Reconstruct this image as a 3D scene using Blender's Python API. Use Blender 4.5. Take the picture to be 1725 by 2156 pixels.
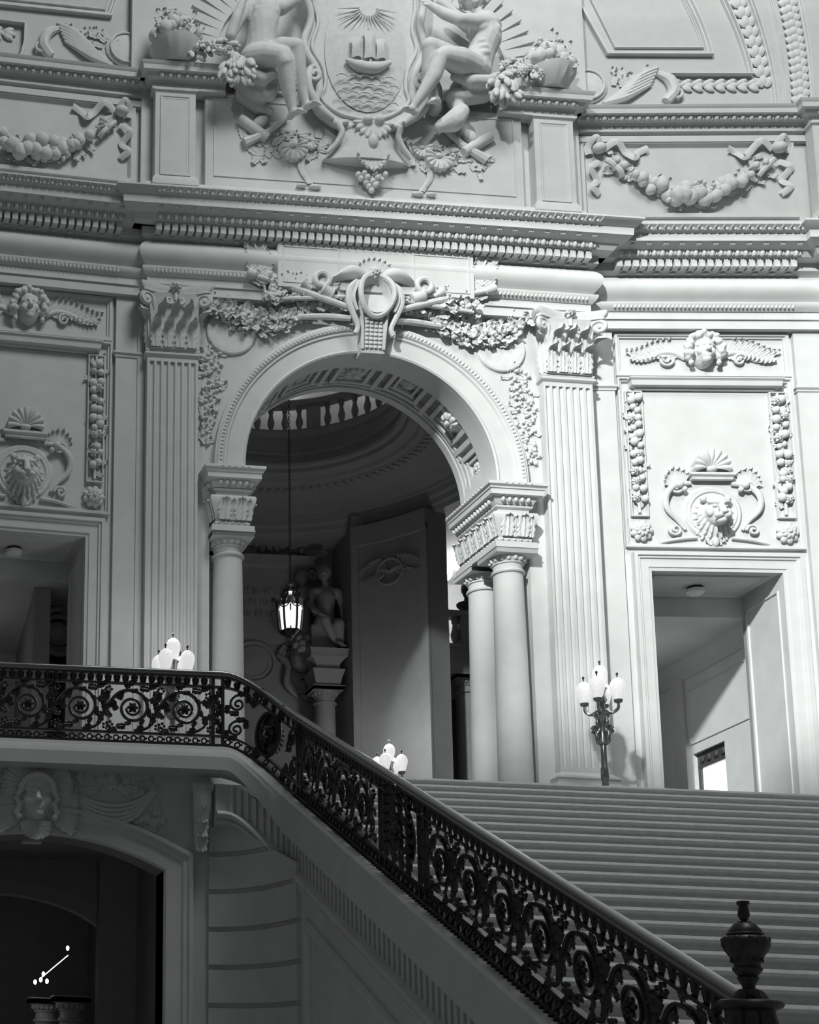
import bpy, math, random
import numpy as np
from math import sin, cos, pi, sqrt, radians, atan2
from mathutils import Matrix, Vector

for _o in list(bpy.data.objects):
    bpy.data.objects.remove(_o)
S = bpy.context.scene
COL = S.collection

# ------------------------------------------------------------------ camera
F_PX, PPX, PPY = 2861.15, -177.17, 1699.19
TILT, ROLL = 0.1814, 0.0417
CAM = Vector((0.0, -16.2515, -3.5997))
cd = bpy.data.cameras.new('camera')
cam = bpy.data.objects.new('camera', cd)
COL.objects.link(cam)
fw = Vector((0, cos(TILT), sin(TILT)))
up0 = Vector((0, -sin(TILT), cos(TILT)))
rt = Vector((cos(ROLL), 0, 0)) + sin(ROLL) * up0
up = Vector((-sin(ROLL), 0, 0)) + cos(ROLL) * up0
cam.matrix_world = Matrix(((rt.x, up.x, -fw.x, CAM.x), (rt.y, up.y, -fw.y, CAM.y), (rt.z, up.z, -fw.z, CAM.z), (0, 0, 0, 1)))
cd.sensor_fit = 'VERTICAL'
cd.sensor_height = 36.0
cd.lens = F_PX / 2156.0 * 36.0
cd.shift_x = (862.5 - PPX) / 2156.0
cd.shift_y = (PPY - 1078.0) / 2156.0
cd.clip_start, cd.clip_end = 0.1, 300
S.camera = cam

# ------------------------------------------------------------------ light and exposure
S.view_settings.view_transform = 'Standard'
S.view_settings.look = 'None'
S.view_settings.gamma = 1.0
S.view_settings.exposure = 0.0
S.view_settings.use_curve_mapping = False
W = bpy.data.worlds.new('world')
S.world = W
W.use_nodes = True
W.node_tree.nodes['Background'].inputs[0].default_value = (0.96, 1.0, 0.98, 1)
W.node_tree.nodes['Background'].inputs[1].default_value = 0.115

def lamp(name, kind, loc, aim, energy, **kw):
    d = bpy.data.lights.new(name, kind)
    d.energy = energy
    d.color = (0.97, 1.0, 0.985)
    for k, v in kw.items():
        setattr(d, k, v)
    o = bpy.data.objects.new(name, d)
    COL.objects.link(o)
    o.location = loc
    o.rotation_euler = (Vector(aim) - Vector(loc)).to_track_quat('-Z', 'Y').to_euler()
    return o

# daylight from the glazed dome lantern high above the hall
lamp('dome_daylight', 'AREA', (9.5, -8.0, 26.0), (8.5, 5.0, 10.0), 2600, shape='DISK', size=8.0)
# sun through the tall window of the opposite wall (the wall itself is built below)
SUN_DIR = Vector((0.71, 1.0, -0.53)).normalized()
lamp('sun', 'SUN', (0, -30, 30), Vector((0, -30, 30)) + SUN_DIR, 5.1, angle=radians(2.6))

# ------------------------------------------------------------------ mesh helpers
I4 = Matrix.Identity(4)
def T(x, y, z): return Matrix.Translation((x, y, z))
def RZ(a): return Matrix.Rotation(a, 4, 'Z')
def RX(a): return Matrix.Rotation(a, 4, 'X')
def RY(a): return Matrix.Rotation(a, 4, 'Y')
def SC(x, y=None, z=None):
    y = x if y is None else y
    z = x if z is None else z
    return Matrix.Diagonal((x, y, z, 1))

class MB:
    def __init__(s):
        s.v = []; s.f = []
    def add(s, vs, fs, M=None):
        b = len(s.v)
        if M is None:
            s.v.extend([tuple(p) for p in vs])
        else:
            s.v.extend([tuple(M @ Vector(p)) for p in vs])
        s.f.extend([tuple(i + b for i in f) for f in fs])
        return s
    def merge(s, o, M=None):
        return s.add(o.v, o.f, M)
    def box(s, x0, x1, y0, y1, z0, z1, M=None):
        return s.add([(x0, y0, z0), (x1, y0, z0), (x1, y1, z0), (x0, y1, z0), (x0, y0, z1), (x1, y0, z1), (x1, y1, z1), (x0, y1, z1)],
                     [(0, 3, 2, 1), (4, 5, 6, 7), (0, 1, 5, 4), (1, 2, 6, 5), (2, 3, 7, 6), (3, 0, 4, 7)], M)
    def grid(s, rows, closed_u=False, closed_v=False, M=None, caps=False):
        n, m = len(rows), len(rows[0])
        vs = [p for r in rows for p in r]
        fs = []
        for i in range(n if closed_v else n - 1):
            for j in range(m if closed_u else m - 1):
                a, b = i * m + j, i * m + (j + 1) % m
                c, d = ((i + 1) % n) * m + (j + 1) % m, ((i + 1) % n) * m + j
                fs.append((a, b, c, d))
        if caps:
            fs.append(tuple(range(m - 1, -1, -1)))
            fs.append(tuple((n - 1) * m + j for j in range(m)))
        return s.add(vs, fs, M)
    def lathe(s, prof, seg=24, M=None, a0=0.0, a1=2 * pi, caps=False, ripple=None):
        full = abs(a1 - a0 - 2 * pi) < 1e-6
        rows = []
        k = seg if full else seg + 1
        for (r, z) in prof:
            row = []
            for j in range(k):
                a = a0 + (a1 - a0) * j / seg
                rr = r * (ripple(a, z) if ripple else 1.0)
                row.append((rr * cos(a), rr * sin(a), z))
            rows.append(row)
        return s.grid(rows, closed_u=full, M=M, caps=caps and full)
    def tube(s, pts, r, seg=6, M=None, flat=1.0, closed=False, side=None):
        # tube along 3-D points; flat < 1 squashes it along its own binormal
        P = [Vector(p) for p in pts]
        n = len(P)
        R = list(r) if isinstance(r, (list, tuple)) else [r] * n
        if 3 <= n <= 9 and not closed:          # few points: round the path off
            k = 5
            R = [R[i] + (R[i + 1] - R[i]) * j / k for i in range(n - 1) for j in range(k)] + [R[-1]]
            P = [Vector(p) for p in cr(pts, k)]
            n = len(P)
        rows = []
        ref = Vector(side) if side else Vector((0, 1, 0))
        for i in range(n):
            if closed:
                t = P[(i + 1) % n] - P[i - 1]
            else:
                t = P[min(i + 1, n - 1)] - P[max(i - 1, 0)]
            if t.length < 1e-9:
                t = Vector((0, 0, 1))
            t.normalize()
            b = ref - t * ref.dot(t)
            if b.length < 1e-4:
                b = Vector((1, 0, 0)) - t * t.x
            b.normalize()
            a = t.cross(b)
            rows.append([tuple(P[i] + a * (R[i] * cos(2 * pi * j / seg)) + b * (R[i] * flat * sin(2 * pi * j / seg))) for j in range(seg)])
        return s.grid(rows, closed_u=True, closed_v=closed, M=M, caps=not closed)
    def ell(s, c, r, M=None, nu=10, nv=7, rot=None):
        rx, ry, rz = (r, r, r) if not isinstance(r, (tuple, list)) else r
        rows = []
        for i in range(1, nv):
            th = pi * i / nv
            rows.append([(rx * sin(th) * cos(2 * pi * j / nu), ry * sin(th) * sin(2 * pi * j / nu), rz * cos(th)) for j in range(nu)])
        vs = [p for row in rows for p in row]
        fs = []
        for i in range(nv - 2):
            for j in range(nu):
                fs.append((i * nu + j, (i + 1) * nu + j, (i + 1) * nu + (j + 1) % nu, i * nu + (j + 1) % nu))
        t = len(vs); vs += [(0, 0, rz), (0, 0, -rz)]
        for j in range(nu):
            fs.append((t, j, (j + 1) % nu))
            fs.append((t + 1, (nv - 2) * nu + (j + 1) % nu, (nv - 2) * nu + j))
        m = T(*c) @ (rot if rot else I4)
        return s.add(vs, fs, (M @ m) if M else m)
    def cap(s, p0, r0, p1, r1, M=None, seg=10):
        # tapered capsule, closed
        a, b = Vector(p0), Vector(p1)
        d = (b - a); L = max(d.length, 1e-6); d.normalize()
        q = d.to_track_quat('Z', 'Y').to_matrix().to_4x4()
        prof = [(r0 * sin(t), -r0 * cos(t)) for t in (0.02, 0.5, 1.0, pi / 2)] + [(r1 * cos(t), L + r1 * sin(t)) for t in (0, 0.55, 1.05, pi / 2 - 0.02)]
        m = T(*a) @ q
        return s.lathe(prof, seg, (M @ m) if M else m, caps=True)
    def chain(s, pts, M=None, seg=10):
        for a, b in zip(pts, pts[1:]):
            s.cap(a[0], a[1], b[0], b[1], M, seg)
        return s
    def sweep(s, path, prof, M=None, closed=False, back=None):
        # plan path (u,w) with left-hand outward offsets; prof = [(offset, z)]; local point is (u, -w, z)
        n = len(path); mv = []
        def nrm(a, b):
            dx, dy = b[0] - a[0], b[1] - a[1]; L = sqrt(dx * dx + dy * dy) or 1
            return (-dy / L, dx / L)
        for i in range(n):
            if closed:
                n0, n1 = nrm(path[i - 1], path[i]), nrm(path[i], path[(i + 1) % n])
            else:
                n0 = nrm(path[max(i - 1, 0)], path[max(i - 1, 0) + 1]); n1 = nrm(path[min(i, n - 2)], path[min(i, n - 2) + 1])
            k = 1 + n0[0] * n1[0] + n0[1] * n1[1]
            k = max(k, 0.2)
            mv.append(((n0[0] + n1[0]) / k, (n0[1] + n1[1]) / k))
        rows = []
        for i in range(n):
            rows.append([(path[i][0] + mv[i][0] * o, -(path[i][1] + mv[i][1] * o), z) for o, z in prof])
        return s.grid(rows, closed_v=closed, M=M, caps=not closed)
    def wallstrip(s, path, prof, M=None, closed=False):
        # path in the wall plane (u,z), prof = [(offset to the left of travel, w)]
        n = len(path); mv = []
        def nrm(a, b):
            dx, dy = b[0] - a[0], b[1] - a[1]; L = sqrt(dx * dx + dy * dy) or 1
            return (-dy / L, dx / L)
        for i in range(n):
            if closed:
                n0, n1 = nrm(path[i - 1], path[i]), nrm(path[i], path[(i + 1) % n])
            else:
                n0 = nrm(path[max(i - 1, 0)], path[max(i - 1, 0) + 1]); n1 = nrm(path[min(i, n - 2)], path[min(i, n - 2) + 1])
            k = max(1 + n0[0] * n1[0] + n0[1] * n1[1], 0.2)
            mv.append(((n0[0] + n1[0]) / k, (n0[1] + n1[1]) / k))
        rows = [[(path[i][0] + mv[i][0] * o, -w, path[i][1] + mv[i][1] * o) for o, w in prof] for i in range(n)]
        return s.grid(rows, closed_v=closed, M=M, caps=not closed)
    def mesh(s, name='m', sharp=35, smooth=True):
        me = bpy.data.meshes.new(name)
        me.from_pydata(s.v, [], s.f)
        me.update()
        if smooth:
            me.polygons.foreach_set('use_smooth', [True] * len(me.polygons))
            me.set_sharp_from_angle(angle=radians(sharp))
        return me

def rectframe(mb, u0, u1, z0, z1, prof, M=None):
    # moulding round a rectangle; offsets count inwards
    return mb.wallstrip([(u0, z0), (u1, z0), (u1, z1), (u0, z1)], prof, M, closed=True)

def sculpt(mb, voxel=0.02, it=4, fac=0.5):
    me = bpy.data.meshes.new('tmp')
    me.from_pydata(mb.v, [], mb.f)
    me.update()
    o = bpy.data.objects.new('tmp', me)
    COL.objects.link(o)
    r = o.modifiers.new('r', 'REMESH'); r.mode = 'VOXEL'; r.voxel_size = voxel
    if it:
        k = o.modifiers.new('s', 'SMOOTH'); k.factor = fac; k.iterations = it
    dg = bpy.context.evaluated_depsgraph_get()
    dg.update()
    out = bpy.data.meshes.new_from_object(o.evaluated_get(dg))
    bpy.data.objects.remove(o)
    bpy.data.meshes.remove(me)
    out.polygons.foreach_set('use_smooth', [True] * len(out.polygons))
    return out

# ------------------------------------------------------------------ materials (black-and-white world)
MATS = {}
def mat(name, g, rough=0.6, metal=0.0, var=0.0, scale=6.0, bump=0.0, bscale=40.0, emit=0.0, spec=0.3, joints=None):
    m = bpy.data.materials.new(name); m.use_nodes = True
    nt = m.node_tree; b = nt.nodes['Principled BSDF']
    c = (g * 0.985, g, g * 0.99, 1)
    b.inputs['Base Color'].default_value = c
    b.inputs['Roughness'].default_value = rough
    b.inputs['Metallic'].default_value = metal
    b.inputs['Specular IOR Level'].default_value = spec
    tc = nt.nodes.new('ShaderNodeTexCoord')
    if var:
        n = nt.nodes.new('ShaderNodeTexNoise'); n.inputs['Scale'].default_value = scale; n.inputs['Detail'].default_value = 6
        nt.links.new(tc.outputs['Object'], n.inputs['Vector'])
        r = nt.nodes.new('ShaderNodeValToRGB')
        r.color_ramp.elements[0].position = 0.3; r.color_ramp.elements[1].position = 0.7
        r.color_ramp.elements[0].color = (c[0] * (1 - var), c[1] * (1 - var), c[2] * (1 - var), 1)
        r.color_ramp.elements[1].color = (min(1, c[0] * (1 + var)), min(1, c[1] * (1 + var)), min(1, c[2] * (1 + var)), 1)
        nt.links.new(n.outputs['Fac'], r.inputs['Fac']); nt.links.new(r.outputs['Color'], b.inputs['Base Color'])
    if bump:
        n2 = nt.nodes.new('ShaderNodeTexNoise'); n2.inputs['Scale'].default_value = bscale; n2.inputs['Detail'].default_value = 4
        nt.links.new(tc.outputs['Object'], n2.inputs['Vector'])
        bp = nt.nodes.new('ShaderNodeBump'); bp.inputs['Strength'].default_value = bump; bp.inputs['Distance'].default_value = 0.02
        nt.links.new(n2.outputs['Fac'], bp.inputs['Height']); nt.links.new(bp.outputs['Normal'], b.inputs['Normal'])
    if emit:
        b.inputs['Emission Color'].default_value = (1, 1, 1, 1); b.inputs['Emission Strength'].default_value = emit
    MATS[name] = m
    return m
mat('stone', 0.56, 0.75, var=0.05, scale=2.5, bump=0.04)
mat('carved', 0.58, 0.7, var=0.06, scale=9.0, bump=0.05, bscale=60)
mat('step_stone', 0.60, 0.4, var=0.08, scale=14.0)
mat('floor_stone', 0.42, 0.35, var=0.08)
mat('plaster', 0.5, 0.85, var=0.03)
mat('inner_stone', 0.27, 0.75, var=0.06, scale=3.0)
mat('iron', 0.04, 0.3, metal=0.65, spec=0.7, var=0.25, scale=20)
mat('rail_brass', 0.24, 0.28, metal=0.75, spec=0.5)
mat('bronze', 0.05, 0.4, metal=0.6, var=0.3, scale=25)
mat('brass', 0.38, 0.25, metal=0.9)
mat('globe', 0.35, 0.25, emit=0.62, var=0.3, scale=30)
mat('globe_bulb', 0.9, 0.3, emit=9.0)
mat('lantern_glass', 0.8, 0.3, emit=1.1)
mat('lamp_white', 0.75, 0.4)
mat('lamp_on', 0.9, 0.4, emit=7.0)
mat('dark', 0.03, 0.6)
mat('wood', 0.06, 0.5, var=0.2)
mat('paper', 0.5, 0.6)
mat('glass_bright', 0.8, 0.3, emit=0.75)

# ------------------------------------------------------------------ object helpers
def tag(o, label=None, cat=None, group=None, kind=None):
    if label: o['label'] = label
    if cat: o['category'] = cat
    if group: o['group'] = group
    if kind: o['kind'] = kind
    return o
def mk(name, m, material, parent=None, M=None, sharp=35, smooth=True):
    me = m.mesh(name, sharp, smooth) if isinstance(m, MB) else m
    if len(me.materials) == 0:
        me.materials.append(MATS[material])
    o = bpy.data.objects.new(name, me)
    COL.objects.link(o)
    if parent is not None:
        o.parent = parent
        if M is not None: o.matrix_local = M
    elif M is not None:
        o.matrix_world = M
    return o
def thing(name, label, cat, M=I4, group=None, kind=None):
    o = bpy.data.objects.new(name, None); COL.objects.link(o)
    o.empty_display_size = 0.1
    o.matrix_world = M
    return tag(o, label, cat, group, kind)
def copy_tree(o, M=None, label=None, parent=None):
    c = o.copy(); COL.objects.link(c)
    if parent is not None: c.parent = parent
    for ch in list(o.children): copy_tree(ch, None, None, c)
    if M is not None: c.matrix_world = M
    if label: c['label'] = label
    return c

# bay frames: local x = along the wall, local -y = out of the wall towards the viewer
MC = T(7.7103, 5.9879, 0) @ RZ(radians(2.4))
MR = T(13.8498, 6.2415, 0) @ RZ(radians(-4.0))
ML = T(1.6292, 5.7279, 0) @ RZ(radians(5.8))
SPR, RI, RE = 6.77, 2.23, 2.78        # arch spring height, inner and outer radius
rnd = random.Random(7)

def leaf_rows(w, h, curl=0.3, lobes=4, nv=15, mid=0.25):
    # acanthus leaf standing in x/z, front towards -y, lobed edge, tip rolling over to -y
    rows = []
    for i in range(nv):
        t = i / (nv - 1)
        env = w * max(0.12, sin(pi * (0.16 + 0.80 * t))) ** 0.55
        hw = env * (0.64 + 0.36 * abs(sin(pi * (lobes * t + 0.25)))) if i < nv - 1 else w * 0.25
        if t < 0.68:
            z = h * t; y = -curl * h * 0.10 * t
        else:
            q = (t - 0.68) / 0.32
            rr = curl * h * 0.42
            z = h * 0.68 + (h * 0.30) * sin(min(q * 1.25, 1.0) * pi / 2) - h * 0.10 * max(0, q - 0.6)
            y = -curl * h * 0.068 - rr * (1 - cos(q * pi * 0.62))
        row = []
        for k in range(-4, 5):
            q = k / 4
            row.append((hw * q, y - mid * w * (1 - abs(q)) * 0.55 - 0.09 * w * cos(3 * pi * q) - 0.12 * w * abs(q) ** 3, z - 0.10 * h * abs(q) * min(1, 2 * t)))
        rows.append(row)
    return rows
def leaf(mb, w, h, curl=0.3, M=None, lobes=4, nv=15):
    return mb.grid(leaf_rows(w, h, curl, lobes, nv), M=M)
def spiral(turns, r0, r1, n=40, a0=0.0, cx=0, cz=0, sgn=1):
    out = []
    for i in range(n + 1):
        t = i / n
        r = r0 * (r1 / r0) ** t
        a = a0 + sgn * turns * 2 * pi * t
        out.append((cx + r * cos(a), 0, cz + r * sin(a)))
    return out
def cr(pts, n=6):
    # smooth curve through 3-D points
    P = [Vector(p) for p in pts]; out = []
    for i in range(len(P) - 1):
        p0, p1, p2, p3 = P[max(i - 1, 0)], P[i], P[i + 1], P[min(i + 2, len(P) - 1)]
        for k in range(n):
            t = k / n
            out.append(0.5 * ((2 * p1) + (p2 - p0) * t + (2 * p0 - 5 * p1 + 4 * p2 - p3) * t * t + (3 * p1 - p0 - 3 * p2 + p3) * t ** 3))
    out.append(P[-1])
    return [tuple(p) for p in out]
def ccr(pts, n=5):
    # smooth closed curve through 2-D points
    q = [(p[0], 0, p[1]) for p in pts]; N_ = len(q)
    w = cr([q[-2], q[-1]] + q + [q[0], q[1]], n)
    return [(p[0], p[2]) for p in w[2 * n:(N_ + 2) * n]]
def rosette(mb, r, d=0.08, petals=8, M=None):
    # flower in the x/z plane, facing -y
    for ring, (rr, n, off) in enumerate(((r, petals, 0), (r * 0.62, petals, 0.5))):
        for k in range(n):
            a = 2 * pi * (k + off) / n
            m = (M or I4) @ RY(-a) @ T(rr * 0.55, -d * (0.3 + 0.5 * ring), 0)
            mb.ell((0, 0, 0), (rr * 0.45, d * 0.5, rr * 0.3), m, 8, 5)
    mb.ell((0, -d, 0), (r * 0.2, d * 0.6, r * 0.2), M, 8, 6)
    return mb
# ================================================================== STRUCTURE
def stru(name, mb, material, M=None, label='', cat='wall', sharp=35):
    return tag(mk(name, mb, material, None, M, sharp), label, cat, kind='structure')

# ---- main wall with the great arch (bay C)
w = MB()
for s in (-1, 1):
    a, b = sorted((s * 2.83, s * 4.12))
    w.box(a, b, 0.12, 1.4, -0.3, 6.17)
    a, b = sorted((s * RI, s * 4.12))
    w.box(a, b, 0.12, 1.4, 6.17, 10.0)
N = 48
for i in range(N):
    t0, t1 = pi - pi * i / N, pi - pi * (i + 1) / N
    p = [(RI * cos(t), SPR + RI * sin(t)) for t in (t0, t1)]
    for y in (0.12, 1.4):
        w.add([(p[0][0], y, p[0][1]), (p[1][0], y, p[1][1]), (p[1][0], y, 10.0), (p[0][0], y, 10.0)], [(0, 1, 2, 3) if y < 1 else (3, 2, 1, 0)])
wall_c = stru('wall_center', w, 'stone', MC, 'pale stone wall pierced by the great round arch', 'wall')

# archivolt ring on the face of the arch
ar = MB()
arc = [(RI * cos(pi - pi * i / 64), SPR + RI * sin(pi - pi * i / 64)) for i in range(65)]
arc = [(-RI, 6.60)] + arc + [(RI, 6.60)]
ar.wallstrip(arc, [(0, -0.5), (0, 0.02), (0.03, 0.04), (0.06, 0.02), (0.33, 0.02), (0.35, 0.05), (0.39, 0.05), (0.41, 0.08), (0.50, 0.09), (0.53, 0.06), (0.55, 0.06), (0.55, -0.14)])
trim_arch = stru('trim_arch', ar, 'stone', MC, 'moulded stone archivolt framing the great arch', 'arch', sharp=25)
gd = MB()
for i in range(120):
    t = pi * (i + 0.5) / 120
    m = T((RI + 0.455) * cos(t), -0.09, SPR + (RI + 0.455) * sin(t)) @ RY(-t)
    gd.ell((0, 0, 0), (0.036, 0.012, 0.026), m, 6, 4)
tag(mk('guilloche_band', gd, 'carved', trim_arch), kind='stuff')

# ---- coffered underside of the arch
co = MB()
rows = []
for i in range(49):
    t = pi - pi * i / 48
    rows.append([((RI + 0.16) * cos(t), y, SPR + (RI + 0.16) * sin(t)) for y in (0.0, 1.4)])
rows = [[(-RI - 0.16, 0.0, 6.17), (-RI - 0.16, 1.4, 6.17)]] + rows + [[(RI + 0.16, 0.0, 6.17), (RI + 0.16, 1.4, 6.17)]]
co.grid(rows)
coff = stru('trim_arch_soffit', co, 'stone', MC, 'coffered stone underside of the great arch', 'arch')
def curved_rib(t0, t1, y0, y1, r0=RI, r1=RI + 0.17, n=3):
    m = MB(); rows = []
    for i in range(n + 1):
        t = t0 + (t1 - t0) * i / n
        rows.append([(r * cos(t), y, SPR + r * sin(t)) for r, y in ((r1, y0), (r0, y0), (r0, y1), (r1, y1))])
    m.grid(rows, caps=True)
    return m
for (y0, y1) in ((0.06, 0.16), (0.20, 0.24), (1.16, 1.20), (1.24, 1.40)):
    mk('soffit_border', curved_rib(0, pi, y0, y1, RI if y1 - y0 > 0.05 else RI + 0.02, n=40), 'stone', coff)
NC = 7
for c in range(NC):
    t0, t1 = pi * c / NC, pi * (c + 1) / NC
    d = t1 - t0
    fm = MB()
    big = (c % 2 == 1)
    fm.merge(curved_rib(t0 - 0.02, t0 + 0.02, 0.24, 1.16, RI + 0.015))
    a, b = t0 + d * 0.16, t1 - d * 0.16
    ya, yb = (0.34, 1.06) if not big else (0.30, 1.10)
    for (q0, q1, y0, y1) in ((a, a + 0.035, ya, yb), (b - 0.035, b, ya, yb), (a, b, ya, ya + 0.06), (a, b, yb - 0.06, yb)):
        fm.merge(curved_rib(q0, q1, y0, y1, RI + 0.01))
    if not big:
        a2, b2 = t0 + d * 0.30, t1 - d * 0.30
        for (q0, q1, y0, y1) in ((a2, a2 + 0.02, 0.47, 0.93), (b2 - 0.02, b2, 0.47, 0.93), (a2, b2, 0.47, 0.51), (a2, b2, 0.89, 0.93)):
            fm.merge(curved_rib(q0, q1, y0, y1, RI + 0.035))
    for k in range(2):      # key-pattern bars at the coffer's corners
        for (q0, q1, y0, y1) in ((t0 + d * 0.02, a, (0.27, 1.07)[k], (0.33, 1.13)[k]), (b, t1 - d * 0.02, (0.27, 1.07)[k], (0.33, 1.13)[k]), (a + 0.05, b - 0.05, (0.44, 0.92)[k], (0.48, 0.96)[k])):
            if q1 > q0: fm.merge(curved_rib(q0, q1, y0, y1, RI + 0.03))
    mk('coffer_frame', fm, 'stone', coff)
    rm = MB(); tm = (t0 + t1) / 2
    rosette(rm, 0.32 if big else 0.2, 0.16 if big else 0.09, 9, T((RI + 0.14) * cos(tm), 0.7, SPR + (RI + 0.14) * sin(tm)) @ Matrix(((-sin(tm), cos(tm), 0, 0), (0, 0, 1, 0), (cos(tm), sin(tm), 0, 0), (0, 0, 0, 1))))
    mk('rosette', rm, 'carved', coff)

# ---- entablature
BULGE = [(0.03 + 0.17 * sin(pi * i / 12), 10.34 + 0.54 * i / 12) for i in range(13)]
ENT = [(-0.2, 9.88), (0, 9.88), (0, 10.05), (0.03, 10.05), (0.03, 10.19), (0.05, 10.19), (0.10, 10.24), (0.13, 10.30), (0.13, 10.335)] + BULGE + \
      [(0.05, 10.885), (0.08, 10.90), (0.15, 10.935), (0.15, 11.08), (0.31, 11.08), (0.33, 11.09), (0.40, 11.19), (0.42, 11.195), (0.57, 11.27), (0.57, 11.26), (0.58, 11.40), (0.61, 11.41), (0.71, 11.50), (0.71, 11.53), (0.0, 11.60), (-0.2, 11.60)]
def ornaments(parent, path, skip=None):
    # dentils, eggs, leaf tips and bead rows along the straight runs facing the hall
    eg, so, bd, cy = MB(), MB(), MB(), MB()
    dme = MB().box(-0.05, 0.05, -0.16, 0.0, 0.0, 0.145).mesh('dentil', smooth=False)
    for (a, b) in zip(path, path[1:]):
        L = sqrt((b[0] - a[0]) ** 2 + (b[1] - a[1]) ** 2)
        if L < 0.6: continue
        ang = atan2(-(b[1] - a[1]), b[0] - a[0])
        base = T(a[0], -a[1], 0) @ RZ(ang)
        n = int(L / 0.1438)
        x0 = (L - (n - 1) * 0.1438) / 2
        for i in range(n):
            x = x0 + i * 0.1438
            if skip and skip(a[0] + x): continue
            mk('dentil', dme, 'stone', parent, base @ T(x, -0.15, 10.925))
            eg.ell((x, -0.375, 11.135), (0.045, 0.05, 0.06), base, 8, 5)
            eg.box(x + 0.062, x + 0.080, -0.40, -0.36, 11.10, 11.18, base)
            cy.ell((x, -0.655, 11.455), (0.03, 0.018, 0.042), base, 6, 4)
            cy.ell((x - 0.072, -0.65, 11.45), (0.022, 0.014, 0.036), base, 6, 4)
            cy.tube([(x + 0.03, -0.63, 11.42), (x + 0.075, -0.69, 11.47), (x + 0.07, -0.71, 11.50)], 0.012, 5, base)
            for q in (-0.036, 0.036):
                bd.ell((x + q, -0.10, 10.262), (0.026, 0.028, 0.045), base, 6, 4)
                bd.tube([(x + q + 0.03, -0.07, 10.22), (x + q + 0.04, -0.13, 10.30)], 0.008, 4, base)
            if i % 2 == 0:
                for q in (-0.03, 0.0, 0.03):
                    so.box(x + q - 0.007, x + q + 0.007, -0.53, -0.45, 11.216, 11.245, base)
                bd.tube([(x - 0.06, -0.09, 10.91), (x, -0.13, 10.89), (x + 0.06, -0.09, 10.91)], 0.022, 5, base)
    for nm, m in (('egg_and_dart', eg), ('soffit_leaf_tips', so), ('leaf_bead_rows', bd), ('cyma_leaves', cy)):
        if m.v: tag(mk(nm, m, 'carved', parent), kind='stuff')

pc = [(-3.98, -0.35), (-3.98, 0.05), (4.02, 0.05), (4.02, -0.35)]
e = MB().sweep(pc, ENT)
ent_c = stru('trim_entablature_center', e, 'stone', MC, 'projecting dentilled stone cornice and frieze above the great arch', 'cornice', sharp=28)
ornaments(ent_c, pc)
pl = [(-3.2, 0.05), (2.35, 0.05)]
ent_l = stru('trim_entablature_left', MB().sweep(pl, ENT), 'stone', ML, 'recessed dentilled cornice over the left lion panel', 'cornice', sharp=28)
ornaments(ent_l, pl, lambda u: u > 1.62 or u < -1.2)
pr = [(-2.35, 0.05), (2.13, 0.05), (2.13, 0.17), (3.6, 0.17)]
ent_r = stru('trim_entablature_right', MB().sweep(pr, ENT), 'stone', MR, 'recessed dentilled cornice over the right lion panel', 'cornice', sharp=28)
ornaments(ent_r, pr, lambda u: u < -1.62 or 1.6 < u < 2.1)

# smooth tablet that interrupts frieze and architrave over the keystone
tb = MB().box(-1.70, 1.84, -0.24, 0.0, 10.06, 10.93)
rectframe(tb, -1.62, -0.6, 10.14, 10.85, [(0, 0.24), (0.0, 0.252), (0.02, 0.252), (0.02, 0.24)])
rectframe(tb, 0.74, 1.76, 10.14, 10.85, [(0, 0.24), (0.0, 0.252), (0.02, 0.252), (0.02, 0.24)])
stru('trim_tablet', tb, 'stone', MC, 'smooth stone tablet under the dentils above the keystone', 'tablet')

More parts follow.
